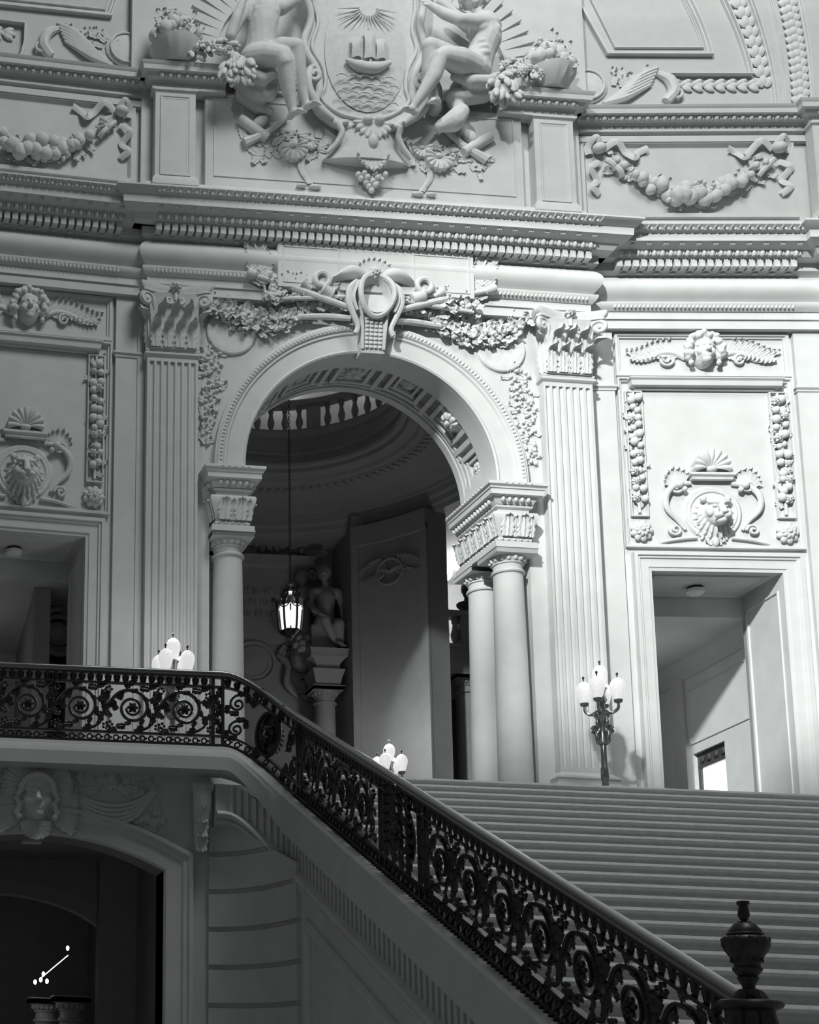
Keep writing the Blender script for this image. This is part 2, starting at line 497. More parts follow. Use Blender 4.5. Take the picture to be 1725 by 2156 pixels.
# ---- side bays
def side_bay(side, M, u_lo, u_hi):
    w = MB()
    w.box(-u_lo if False else u_lo, -1.11, 0.12, 0.6, -0.3, 10.0)
    w.box(1.11, u_hi, 0.12, 0.6, -0.3, 10.0)
    w.box(-1.11, 1.11, 0.12, 0.6, 5.32, 10.0)
    o = stru('wall_' + side, w, 'stone', M, 'pale stone wall of the bay with the ' + side + ' doorway', 'wall')
    for s in (-1, 1):
        a, b = sorted((s * 1.58, s * 2.20))
        if a < u_lo or b > u_hi: continue
        st = MB().box(a, b, 0.03, 0.14, 1.3, 9.9)
        st.sweep([(a, -0.14), (a, -0.03), (b, -0.03), (b, -0.14)], [(0, 8.70), (0.02, 8.71), (0.02, 8.74), (0.05, 8.77), (0.05, 8.80), (0, 8.81)])
        mk('corner_strip', st, 'stone', o)
    fr = MB()
    rectframe(fr, -1.52, 1.52, 9.02, 9.86, [(0, -0.12), (0, -0.06), (0.05, -0.06), (0.06, -0.09), (0.09, -0.09), (0.09, -0.12)])
    rectframe(fr, -1.52, 1.52, 5.75, 8.98, [(0, -0.12), (0, -0.04), (0.03, -0.04), (0.045, -0.08), (0.07, -0.08), (0.08, -0.12)])
    mk('panel_moulding', fr, 'stone', o)
    for s in (-1, 1):
        r = MB()
        a, b = sorted((s * 1.10, s * 1.40))
        rectframe(r, a, b, 6.33, 8.72, [(0, -0.12), (0, -0.05), (0.02, -0.05), (0.03, -0.09), (0.04, -0.12)])
        mk('drop_frame', r, 'stone', o)
    dr = MB().wallstrip([(-1.11, -0.3), (-1.11, 5.32), (1.11, 5.32), (1.11, -0.3)],
        [(0, -0.12), (0, -0.07), (0.05, -0.06), (0.06, -0.04), (0.20, -0.03), (0.215, 0.0), (0.25, 0.0), (0.26, 0.03), (0.32, 0.03), (0.32, -0.14)])
    tag(mk('door_frame_' + side, dr, 'stone', None, M, 25), 'moulded stone frame of the tall %s doorway' % side, 'door frame', kind='structure')
    lg = MB().sweep([(-1.18, -0.14), (-1.18, -0.10), (1.18, -0.10), (1.18, -0.14)], [(0, 8.74), (0.03, 8.75), (0.04, 8.79), (0.12, 8.80), (0.13, 8.89), (0.16, 8.92), (0.16, 8.94), (0, 8.96)])
    tag(mk('ledge', lg, 'stone', None, M, 25), 'straight moulded stone ledge below the carved head, %s bay' % side, 'ledge')
    return o
wall_r = side_bay('right', MR, -2.25, 3.6)
wall_l = side_bay('left', ML, -3.3, 2.25)

# ---- attic storey
ATB = [(-0.1, 11.58), (0.10, 11.58), (0.10, 11.98), (0.07, 12.02), (0.05, 12.08), (0, 12.10), (-0.1, 12.10)]
ATC = [(-0.2, 13.92), (0.0, 13.92), (0.03, 13.93), (0.03, 13.97), (0.0, 13.98), (0.0, 14.07), (0.02, 14.08), (0.03, 14.10), (0.12, 14.11), (0.15, 14.16), (0.15, 14.165), (0.23, 14.165), (0.23, 14.165), (0.24, 14.25), (0.26, 14.27), (0.28, 14.31), (0.0, 14.36), (-0.2, 14.36)]
def attic_orn(parent, path):
    eg = MB()
    for (a, b) in zip(path, path[1:]):
        L = sqrt((b[0] - a[0]) ** 2 + (b[1] - a[1]) ** 2)
        if L < 0.4: continue
        base = T(a[0], -a[1], 0) @ RZ(atan2(-(b[1] - a[1]), b[0] - a[0]))
        n = int(L / 0.155)
        for i in range(n):
            x = (L - (n - 1) * 0.155) / 2 + i * 0.155
            eg.ell((x, -0.13, 14.125), (0.05, 0.05, 0.05), base, 8, 5)
            eg.box(x + 0.068, x + 0.086, -0.15, -0.1, 14.09, 14.155, base)
    tag(mk('egg_and_dart', eg, 'carved', parent), kind='stuff')
w = MB()
w.box(-4.1, 4.12, 0.15, 0.7, 11.55, 14.35)
w.box(-2.95, 2.95, 0.0, 0.15, 12.0, 14.0)
w.sweep([(-4.0, -0.2), (-4.0, 0.0), (4.0, 0.0), (4.0, -0.2)], ATB)
rectframe(w, -2.80, 2.80, 12.30, 13.88, [(0, 0.0), (0, 0.018), (0.02, 0.018), (0.025, 0.0)])
att_c = stru('wall_attic_center', w, 'stone', MC, 'panelled attic wall behind the carved cartouche', 'wall')
for k, pth in enumerate(([(-3.93, -0.3), (-3.93, 0.08), (-2.6, 0.08)], [(2.5, 0.08), (3.93, 0.08), (3.93, -0.3)])):
    o = stru('trim_attic_cornice_' + ('left', 'right')[k], MB().sweep(pth, ATC), 'stone', MC, 'short egg-and-dart cornice over the %s attic pedestal of the arch' % ('left', 'right')[k], 'cornice', 28)
    attic_orn(o, pth)
def pedestal(M, label):
    t = thing('attic_pedestal', label, 'pedestal', M, 'attic pedestals')
    b = MB().box(-0.37, 0.37, -0.08, 0.15, 12.0, 14.0)
    mk('shaft', b, 'stone', t)
    p = MB(); rectframe(p, -0.28, 0.28, 12.2, 13.82, [(0, 0.08), (0, 0.10), (0.03, 0.10), (0.045, 0.085), (0.07, 0.085), (0.075, 0.08)])
    mk('panel_moulding', p, 'stone', t)
    c = MB().sweep([(-0.37, -0.1), (-0.37, 0.08), (0.37, 0.08), (0.37, -0.1)], [(0, 13.88), (0.02, 13.90), (0.04, 13.91), (0.04, 13.94), (0.01, 13.95)])
    mk('cap_moulding', c, 'stone', t)
    c = MB().sweep([(-0.37, -0.1), (-0.37, 0.08), (0.37, 0.08), (0.37, -0.1)], [(0, 12.2), (0.02, 12.16), (0.05, 12.10), (0.05, 12.0), (0, 12.0)][::-1])
    mk('base_moulding', c, 'stone', t)
    return t
pd = pedestal(MC @ T(-3.52, 0, 0), 'panelled stone attic pedestal left of the cartouche')
copy_tree(pd, MC @ T(3.52, 0, 0), 'panelled stone attic pedestal between cartouche and right garland')
copy_tree(pd, MR @ T(2.47, -0.1, 0), 'panelled stone attic pedestal cut off at the right picture edge')
for side, M, u0, u1, pth in (('left', ML, -3.3, 2.3, [(-3.3, -0.06), (2.4, -0.06)]), ('right', MR, -2.3, 3.6, [(-2.4, -0.06), (2.10, -0.06), (2.10, 0.10), (3.6, 0.10)])):
    w = MB().box(u0, u1, 0.15, 0.7, 11.55, 14.35)
    w.sweep(pth, [(a + 0.0, z) for a, z in ATB])
    a, b = (-1.86, 1.80)
    rectframe(w, a, b, 12.30, 13.70, [(-0.1, -0.15), (-0.1, -0.08), (-0.02, -0.08), (0.0, -0.11), (0.03, -0.15)])
    w.box(u0, u1, 0.06, 0.15, 13.74, 13.86)
    o = stru('wall_attic_' + side, w, 'stone', M, 'curved attic wall carrying the %s fruit garland' % side, 'wall')
    o2 = stru('trim_attic_cornice_bay_' + side, MB().sweep(pth, ATC), 'stone', M, 'recessed egg-and-dart cornice above the %s fruit garland' % side, 'cornice', 28)
    attic_orn(o2, pth)

# ---- vault zone above the attic
w = MB().box(-4.3, 4.3, 0.12, 0.7, 14.3, 18.5)
up_c = stru('wall_vault_center', w, 'stone', MC, 'vault wall behind cartouche and seated figures', 'wall')
w = MB().box(-2.6, 4.5, 0.2, 0.7, 14.3, 18.5)
up_r = stru('wall_vault_right', w, 'plaster', MR, 'smooth vault wall with curved panels above the right garland', 'wall')
w = MB().box(-3.6, 2.6, 0.2, 0.7, 14.3, 18.5)
up_l = stru('wall_vault_left', w, 'plaster', ML, 'smooth vault wall with panels above the left garland', 'wall')
def bez(p, q, r, n=10):
    return [((1 - t) ** 2 * p[0] + 2 * t * (1 - t) * q[0] + t * t * r[0], (1 - t) ** 2 * p[1] + 2 * t * (1 - t) * q[1] + t * t * r[1]) for t in [i / n for i in range(n + 1)]]
def frame(parent, path, wd, h, name='panel_moulding', base=-0.2):
    m = MB().wallstrip(path, [(0, base), (0, base + h), (wd * 0.35, base + h), (wd * 0.5, base + h * 0.5), (wd * 0.8, base + h * 0.5), (wd, base)])
    return mk(name, m, 'stone', parent, None, 25)
frame(up_r, bez((-2.4, 18.2), (-1.75, 16.6), (-1.33, 15.66), 8) + bez((0.62, 15.63), (0.53, 16.5), (-0.2, 18.0), 8), 0.10, 0.09)
frame(up_r, bez((-2.1, 18.3), (-1.5, 16.7), (-1.17, 15.82), 8) + bez((0.47, 15.80), (0.36, 16.5), (-0.3, 18.0), 8), 0.04, 0.05)
frame(up_r, [(-0.3, 15.20)] + bez((1.30, 15.18), (1.18, 16.4), (0.3, 18.3), 10), 0.06, 0.12)
frame(up_r, bez((1.72, 14.5), (1.72, 16.2), (0.95, 18.3), 10), 0.05, 0.10)
frame(up_r, bez((1.90, 14.5), (1.98, 16.4), (1.45, 18.4), 10), 0.03, 0.05)
frame(up_r, bez((2.36, 14.5), (2.5, 16.4), (2.0, 18.4), 10), 0.06, 0.08)
frame(up_l, [(-3.0, 15.55), (1.44, 15.63), (1.75, 16.7), (1.9, 17.8)], 0.12, 0.09)
frame(up_l, [(-3.0, 15.70), (1.32, 15.78), (1.6, 16.7), (1.75, 17.8)], 0.04, 0.05)
frame(up_l, [(1.92, 15.6), (2.15, 16.2), (2.4, 17.3)], 0.05, 0.1)
frame(up_l, [(2.10, 15.55), (2.32, 16.15), (2.55, 17.1)], 0.05, 0.1)
frame(up_l, [(-3.0, 15.27), (-0.22, 15.23), (-0.22, 14.88), (-0.3, 14.5)], 0.06, 0.12)
def leaf_band(parent, path, wd, n):
    m = MB()
    L = [0]
    for a, b in zip(path, path[1:]): L.append(L[-1] + sqrt((b[0] - a[0]) ** 2 + (b[1] - a[1]) ** 2))
    for i in range(n):
        d = L[-1] * (i + 0.5) / n
        k = max(j for j in range(len(path) - 1) if L[j] <= d)
        f = (d - L[k]) / (L[k + 1] - L[k])
        x, z = path[k][0] + f * (path[k + 1][0] - path[k][0]), path[k][1] + f * (path[k + 1][1] - path[k][1])
        a = atan2(path[k + 1][1] - path[k][1], path[k + 1][0] - path[k][0])
        for q in (-1, 0, 1):
            mm = T(x, 0.17, z) @ RY(-a) @ T(0.04 * (q == 0), 0, q * wd * 0.28) @ RY(-0.5 * q)
            m.ell((0, 0, 0), (L[-1] / n * 0.55, 0.035, wd * 0.24), mm, 8, 5)
    return tag(mk('leaf_band', m, 'carved', parent), kind='stuff')
leaf_band(up_r, [(-0.2, 15.0), (1.42, 15.0)], 0.24, 8)
leaf_band(up_r, bez((1.52, 14.95), (1.42, 16.3), (0.65, 18.3), 10), 0.30, 16)
leaf_band(up_r, bez((2.15, 14.6), (2.25, 16.4), (1.75, 18.4), 10), 0.34, 24)
leaf_band(up_l, [(-3.0, 15.05), (-0.4, 15.03)], 0.24, 12)
leaf_band(up_l, [(2.02, 15.65), (2.25, 16.2), (2.5, 17.2)], 0.1, 8)

# hall floor, and the opposite wall whose tall window lets the sun in
tag(mk('floor', MB().box(-20, 34, -26, 14, -5.3, -5.1), 'floor_stone'), 'pale stone floor of the hall below the stairs', 'floor', kind='structure')
# opposite wall with a tall window; slats are added in it to thin and shape the sun patch
WX0, WX1, WZ0, WZ1, WY = -16.6, -2.0, 17.8, 34.0, -24.0
w = MB()
w.box(-48, WX0, WY - 0.5, WY, -5.3, 46); w.box(WX1, 34, WY - 0.5, WY, -5.3, 46)
w.box(WX0, WX1, WY - 0.5, WY, -5.3, WZ0); w.box(WX0, WX1, WY - 0.5, WY, WZ1, 46)
stru('wall_back', w, 'stone', None, 'plain stone wall with a tall window behind the viewer', 'wall')
wl = thing('window_2', 'tall window behind the viewer with added slats that shape the sun', 'window', kind='structure')
def sun_mask_slats(x0, x1, z0, z1, cover):
    me = MB().box(x0, x1, WY - 0.2, WY - 0.15, 0, 0.4 * cover).mesh('sun_mask_slat', smooth=False)
    for i in range(int((z1 - z0) / 0.4)):
        mk('sun_mask_slat', me, 'wood', wl, T(0, 0, z0 + 0.4 * i))
sun_mask_slats(-12.9, WX1, 27.6, WZ1, 0.60)
sun_mask_slats(WX0, -12.9, 27.6, WZ1, 0.84)
sun_mask_slats(WX0, -14.7, WZ0, 27.6, 0.80)
sun_mask_slats(-14.7, -12.9, WZ0, 27.6, 0.45)
sun_mask_slats(-12.9, -9.6, WZ0, 21.2, 0.48)

# ================================================================== PILASTERS AND COLUMNS
def fluted(wd=0.9, y0=-0.05, y1=0.14, z0=1.55, z1=8.68, n=7):
    pts = [(-wd / 2, y1), (-wd / 2, y0)]
    pitch = 0.122; fw = 0.082
    for i in range(n):
        c = (i - (n - 1) / 2) * pitch
        for k in range(7):
            a = pi * k / 6
            pts.append((c - fw / 2 * cos(a), y0 + fw * 0.55 * sin(a)))
    pts += [(wd / 2, y0), (wd / 2, y1)]
    m = MB()
    m.grid([[(x, y, z) for x, y in pts] for z in (z0 + 0.1, z1 - 0.1)], caps=True)
    m.box(-wd / 2, wd / 2, y0, y1, z0, z0 + 0.1); m.box(-wd / 2, wd / 2, y0, y1, z1 - 0.1, z1)
    return m
def corinthian(t, zb=8.80, h=1.15, wd=0.86, y=-0.02):
    # pilaster capital: bell, two rows of leaves, volutes, hollow-sided abacus, flower
    b = MB(); rows = []
    for i in range(8):
        k = i / 7; hw = wd / 2 * (0.94 + 0.16 * k ** 2.5); d = 0.10 + 0.12 * k ** 3
        z = zb + h * 0.86 * k
        rows.append([(-hw, 0.14, z), (-hw, y - d, z), (hw, y - d, z), (hw, 0.14, z)])
    b.grid(rows, caps=True)
    cap_ = mk('capital', b, 'carved', t)
    t = cap_
    ab = MB(); ring = []
    hw = 0.67
    pts = [(-hw, -0.30 + 0.04), (-hw + 0.05, -0.34)] + [(-hw + 0.08 + (2 * hw - 0.16) * i / 10, -0.34 + 0.15 * sin(pi * i / 10)) for i in range(11)] + [(hw - 0.05, -0.34), (hw, -0.30)]
    pts = [(-hw + 0.10, 0.1)] + pts + [(hw - 0.10, 0.1)]
    ab.grid([[(x * s_, yy * s_ if yy < 0 else yy, z) for x, yy in pts] for s_, z in ((0.93, zb + h * 0.86), (0.93, zb + h * 0.90), (0.97, zb + h * 0.92), (1.0, zb + h * 0.97), (1.0, zb + h))], caps=True)
    mk('abacus', ab, 'carved', t)
    small = MB(); leaf(small, 0.115, 0.50, 0.75, None, 4, 25)
    sme = small.mesh('acanthus_leaf', 60)
    for i in range(4):
        mk('acanthus_leaf', sme, 'carved', t, T((i - 1.5) * 0.215, y - 0.11, zb + 0.01))
    big = MB(); leaf(big, 0.135, 0.82, 0.62, None, 6, 29)
    bme = big.mesh('acanthus_leaf', 60)
    for x in (-0.235, 0.0, 0.235):
        mk('acanthus_leaf', bme, 'carved', t, T(x, y - 0.09, zb + 0.01))
    for s_ in (-1, 1):
        side = MB(); leaf(side, 0.12, 0.74, 0.60, RZ(s_ * 0.8), 5, 25)
        mk('acanthus_leaf', side, 'carved', t, T(s_ * 0.42, y - 0.04, zb + 0.02), 60)
        v = MB()
        sp = [(-s_ * 0.26, 0.08, -0.34), (-s_ * 0.19, 0.03, -0.16)] + spiral(1.7, 0.16, 0.03, 28, pi * 1.05 if s_ > 0 else -pi * 0.05, 0, 0, -s_)
        v.tube(sp, [0.025, 0.035] + [0.05 - 0.014 * i / 28 for i in range(29)], 6, RZ(-s_ * 0.45) )
        v.ell((0, -0.02, 0), 0.035, RZ(-s_ * 0.45), 8, 6)
        mk('volute', v, 'carved', t, T(s_ * 0.52, y - 0.22, zb + h * 0.74))
        v2 = MB()
        v2.tube([(s_ * 0.10, 0.08, -0.30), (s_ * 0.09, 0.03, -0.12)] + spiral(1.5, 0.085, 0.02, 22, 0 if s_ < 0 else pi, 0, 0, s_), [0.02, 0.026] + [0.03 - 0.01 * i / 22 for i in range(23)], 6)
        mk('inner_scroll', v2, 'carved', t, T(s_ * 0.10, y - 0.19, zb + h * 0.75))
    fl = MB(); rosette(fl, 0.11, 0.09, 6, I4)
    fl.tube([(0, -0.02, -0.1), (0, -0.03, -0.25)], 0.03, 6)
    mk('flower', fl, 'carved', t, T(0, y - 0.20, zb + h * 0.95))
def pilaster(M, label):
    t = thing('fluted_pilaster', label, 'pilaster', M, 'fluted pilasters')
    mk('shaft', fluted(), 'stone', t, None, 30)
    pth = [(-0.45, -0.14), (-0.45, 0.05), (0.45, 0.05), (0.45, -0.14)]
    mk('collar', MB().sweep(pth, [(0, 8.66), (0.02, 8.67), (0.045, 8.70), (0.045, 8.73), (0.02, 8.75), (0.03, 8.77), (0.03, 8.80), (0, 8.81)]), 'stone', t, None, 25)
    mk('base', MB().sweep(pth, [(0, 1.22), (0.15, 1.22), (0.17, 1.27), (0.15, 1.33), (0.08, 1.37), (0.08, 1.42), (0.10, 1.45), (0.08, 1.49), (0.03, 1.52), (0.0, 1.56)]), 'stone', t, None, 25)
    mk('plinth', MB().box(-0.62, 0.62, -0.22, 0.14, -0.02, 1.22), 'stone', t)
    corinthian(t)
    return t
pil = pilaster(MC @ T(-3.53, 0, 0), 'fluted pilaster with leafy capital left of the arch, beside the lion panel')
copy_tree(pil, MC @ T(3.57, 0, 0), 'sunlit fluted pilaster with leafy capital right of the arch')
copy_tree(pil, MR @ T(2.58, -0.12, 0), 'pilaster cut off at the right picture edge, only its capital corner showing')

def column(M, label, z0=0.0, r=0.285, ztop=5.48, grp='columns carrying the arch', mt='stone'):
    t = thing('column', label, 'column', M, grp)
    prof = [(r * 1.28, z0), (r * 1.28, z0 + 0.12), (r * 1.25, z0 + 0.14), (r * 1.12, z0 + 0.25), (r * 1.02, z0 + 0.30)]
    mk('base', MB().lathe(prof + [(0.02, z0 + 0.31)], 28, caps=True), mt, t, None, 40)
    H = ztop - 0.40
    sh = [(r * (1.0 - 0.14 * (k / 8) ** 1.8), z0 + 0.30 + (H - z0 - 0.30) * k / 8) for k in range(9)]
    mk('shaft', MB().lathe(sh, 32), mt, t, None, 60)
    rt_ = r * 0.86
    nk = [(rt_, H), (rt_ + 0.03, H + 0.005), (rt_ + 0.04, H + 0.03), (rt_ + 0.03, H + 0.05), (rt_, H + 0.06), (rt_ - 0.005, H + 0.16), (rt_ + 0.02, H + 0.17), (rt_ + 0.025, H + 0.20), (rt_ + 0.01, H + 0.21), (rt_ + 0.07, H + 0.29), (rt_ + 0.07, H + 0.30)]
    mk('neck', MB().lathe(nk, 32), mt, t, None, 40)
    eg = MB()
    for k in range(16):
        a = 2 * pi * k / 16
        eg.ell(((rt_ + 0.035) * cos(a), (rt_ + 0.035) * sin(a), H + 0.25), (0.04, 0.04, 0.05), None, 6, 5)
    tag(mk('egg_ring', eg, 'carved' if mt == 'stone' else mt, t), kind='stuff')
    q = rt_ + 0.12
    ab = MB().sweep([(-q, -q), (-q, q), (q, q), (q, -q)], [(-0.1, H + 0.30), (0, H + 0.30), (0, H + 0.38), (0.015, H + 0.385), (0.015, H + 0.40), (-0.1, H + 0.40)], closed=True)
    ab.box(-q, q, -q, q, H + 0.299, H + 0.401)
    mk('abacus', ab, mt, t)
    return t
colm = column(MC @ T(-2.48, 0.22, 0), 'smooth round column carrying the left end of the arch')
copy_tree(colm, MC @ T(-2.48, 1.18, 0), 'rear column hidden behind the left arch column')
copy_tree(colm, MC @ T(2.48, 0.22, 0), 'front one of the paired smooth columns under the right end of the arch')
copy_tree(colm, MC @ T(2.48, 1.18, 0), 'rear one of the paired columns, half hidden under the right end of the arch')

def impost(M, label):
    t = thing('impost_block', label, 'impost', M, 'impost blocks of the arch')
    a, y0, y1 = 0.28, -0.05, 1.45
    path = [(-a, -y1), (-a, -y0), (a, -y0), (a, -y1)]
    def ring(name, prof, sharp=28):
        m = MB().sweep(path, prof)
        return mk(name, m, 'stone', t, None, sharp)
    mk('core', MB().box(-a, a, y0, y1, 5.48, 6.62), 'stone', t)
    ring('architrave', [(0, 5.48), (0.09, 5.48), (0.09, 5.575), (0.06, 5.59), (0.0, 5.60), (0.02, 5.62), (0.02, 5.66), (0.0, 5.67)])
    ring('leaf_frieze', [(0, 5.68), (0.01, 5.70), (0.04, 5.82), (0.10, 5.98), (0.12, 6.06), (0.10, 6.11), (0.02, 6.13), (0, 6.13)], 60)
    ring('necking', [(0, 6.20), (0.02, 6.205), (0.05, 6.22), (0.05, 6.255), (0.02, 6.26), (0, 6.26)])
    ring('corona', [(0, 6.26), (0.05, 6.27), (0.12, 6.39), (0.19, 6.40), (0.19, 6.49), (0.21, 6.50), (0.21, 6.53), (0.25, 6.56), (0.25, 6.61), (0.0, 6.63)])
    lv = MB(); eg = MB(); bd = MB()
    runs = [((-a, y0), (a, y0)), ((-a, y1), (-a, y0)), ((a, y0), (a, y1))]
    for (p, q) in runs:
        L = sqrt((q[0] - p[0]) ** 2 + (q[1] - p[1]) ** 2)
        ang = atan2(q[1] - p[1], q[0] - p[0])
        base = T(p[0], p[1], 0) @ RZ(ang)
        n = max(2, round(L / 0.26))
        for i in range(n):
            x = L * (i + 0.5) / n
            leaf(lv, L / n * 0.50, 0.42, 0.22, base @ T(x, -0.045, 5.69) @ RX(0.18), 4)
            leaf(lv, L / n * 0.28, 0.40, 0.2, base @ T(x + L / n * 0.5, -0.03, 5.69) @ RX(0.18), 3)
        n = round(L / 0.11)
        for i in range(n):
            x = L * (i + 0.5) / n
            eg.ell((x, -0.11, 6.335), (0.038, 0.045, 0.05), base, 8, 5)
            bd.ell((x, -0.245, 6.585), (0.03, 0.02, 0.02), base, 6, 4)
            bd.ell((x, -0.025, 5.64), (0.03, 0.02, 0.02), base, 6, 4)
    for nm, m in (('acanthus_row', lv), ('egg_row', eg), ('bead_row', bd)):
        tag(mk(nm, m, 'carved', t, None, 60), kind='stuff')
    return t
imp = impost(MC @ T(-2.48, 0, 0), 'carved impost block on the column at the left foot of the arch')
copy_tree(imp, MC @ T(2.48, 0, 0), 'sunlit carved impost block on the paired columns at the right foot of the arch')

# ================================================================== KEYSTONE AND SPANDRELS
k = thing('keystone_cartouche', 'scrolled keystone with oval shield crowning the great arch', 'keystone', MC)
m = MB()
m.grid([[(x, y, z) for x, y in ((-hw, 0.12), (-hw, -d), (hw, -d), (hw, 0.12))] for hw, d, z in ((0.21, 0.17, 8.92), (0.23, 0.24, 9.3), (0.27, 0.30, 9.75), (0.30, 0.25, 10.0))], caps=True)
mk('block', m, 'carved', k)
m = MB()
m.tube([(-0.19, -0.19, 8.98), (-0.21, -0.27, 9.4), (-0.25, -0.33, 9.78)], 0.03, 6); m.tube([(0.19, -0.19, 8.98), (0.21, -0.27, 9.4), (0.25, -0.33, 9.78)], 0.03, 6)
for i in range(9):
    for j in range(4):
        m.ell((-0.12 + 0.08 * j, -0.21 - 0.10 * i / 9, 9.02 + 0.072 * i), (0.038, 0.02, 0.034), None, 6, 4)
mk('scale_panel', m, 'carved', k)
m = MB()
rows = []
for i in range(1, 9):
    r = i / 8
    rows.append([(0.27 * r * cos(q), -0.40 + 0.30 * (1 - r ** 3), 9.93 + 0.36 * r * sin(q)) for q in [2 * pi * j / 28 for j in range(28)]])
m.grid(rows, closed_u=True); m.add([(0, -0.10, 9.93)] + rows[0], [(0, 1 + (j + 1) % 28, 1 + j) for j in range(28)])
m.grid([rows[-1], [(x * 1.15, 0.1, 9.93 + (z - 9.93) * 1.1) for x, y, z in rows[-1]]], closed_u=True)
mk('oval_boss', m, 'carved', k)
m = MB()
m.tube([(0.30 * cos(t), -0.40 - 0.06 * cos(2 * t), 9.93 + 0.40 * sin(t)) for t in [2 * pi * i / 36 for i in range(36)]], 0.05, 7, closed=True)
mk('oval_rim', m, 'carved', k)
m = MB()
for s in (-1, 1):
    m.tube([(s * 0.30, -0.30, 10.22), (s * 0.44, -0.33, 10.05), (s * 0.47, -0.33, 9.8), (s * 0.38, -0.31, 9.55), (s * 0.30, -0.28, 9.35), (s * 0.34, -0.26, 9.22)], [0.04, 0.06, 0.06, 0.05, 0.045, 0.05], 7)
    m.tube([(s * 0.26, -0.34, 10.2), (s * 0.37, -0.38, 10.0), (s * 0.40, -0.38, 9.82), (s * 0.33, -0.36, 9.62)], [0.03, 0.035, 0.035, 0.03], 6)
mk('side_scrolls', m, 'carved', k)
for s in (-1, 1):
    m = MB(); rows = []
    for i in range(9):
        t = i / 8
        rows.append([(s * (0.10 + 0.62 * t), -0.34 - 0.10 * sin(pi * t) + 0.12 * v * v, 10.30 + 0.10 * sin(pi * t) + 0.11 * v * (0.25 + sin(pi * (0.15 + 0.8 * t))) - 0.05 * t) for v in (-1, -0.5, 0, 0.5, 1)])
    m.grid(rows); m.grid([[(x, y + 0.04, z) for x, y, z in r] for r in rows])
    mk('shell_wing', m, 'carved', k, None, 60)
m = MB()
for i in range(9):
    a = pi * (0.15 + 0.7 * i / 8)
    leaf(m, 0.06, 0.42, 0.2, T(0, -0.30, 10.28) @ RY(pi / 2 - a), 4)
rosette(m, 0.13, 0.08, 8, T(0, -0.34, 10.36))
mk('crest', m, 'carved', k, None, 60)

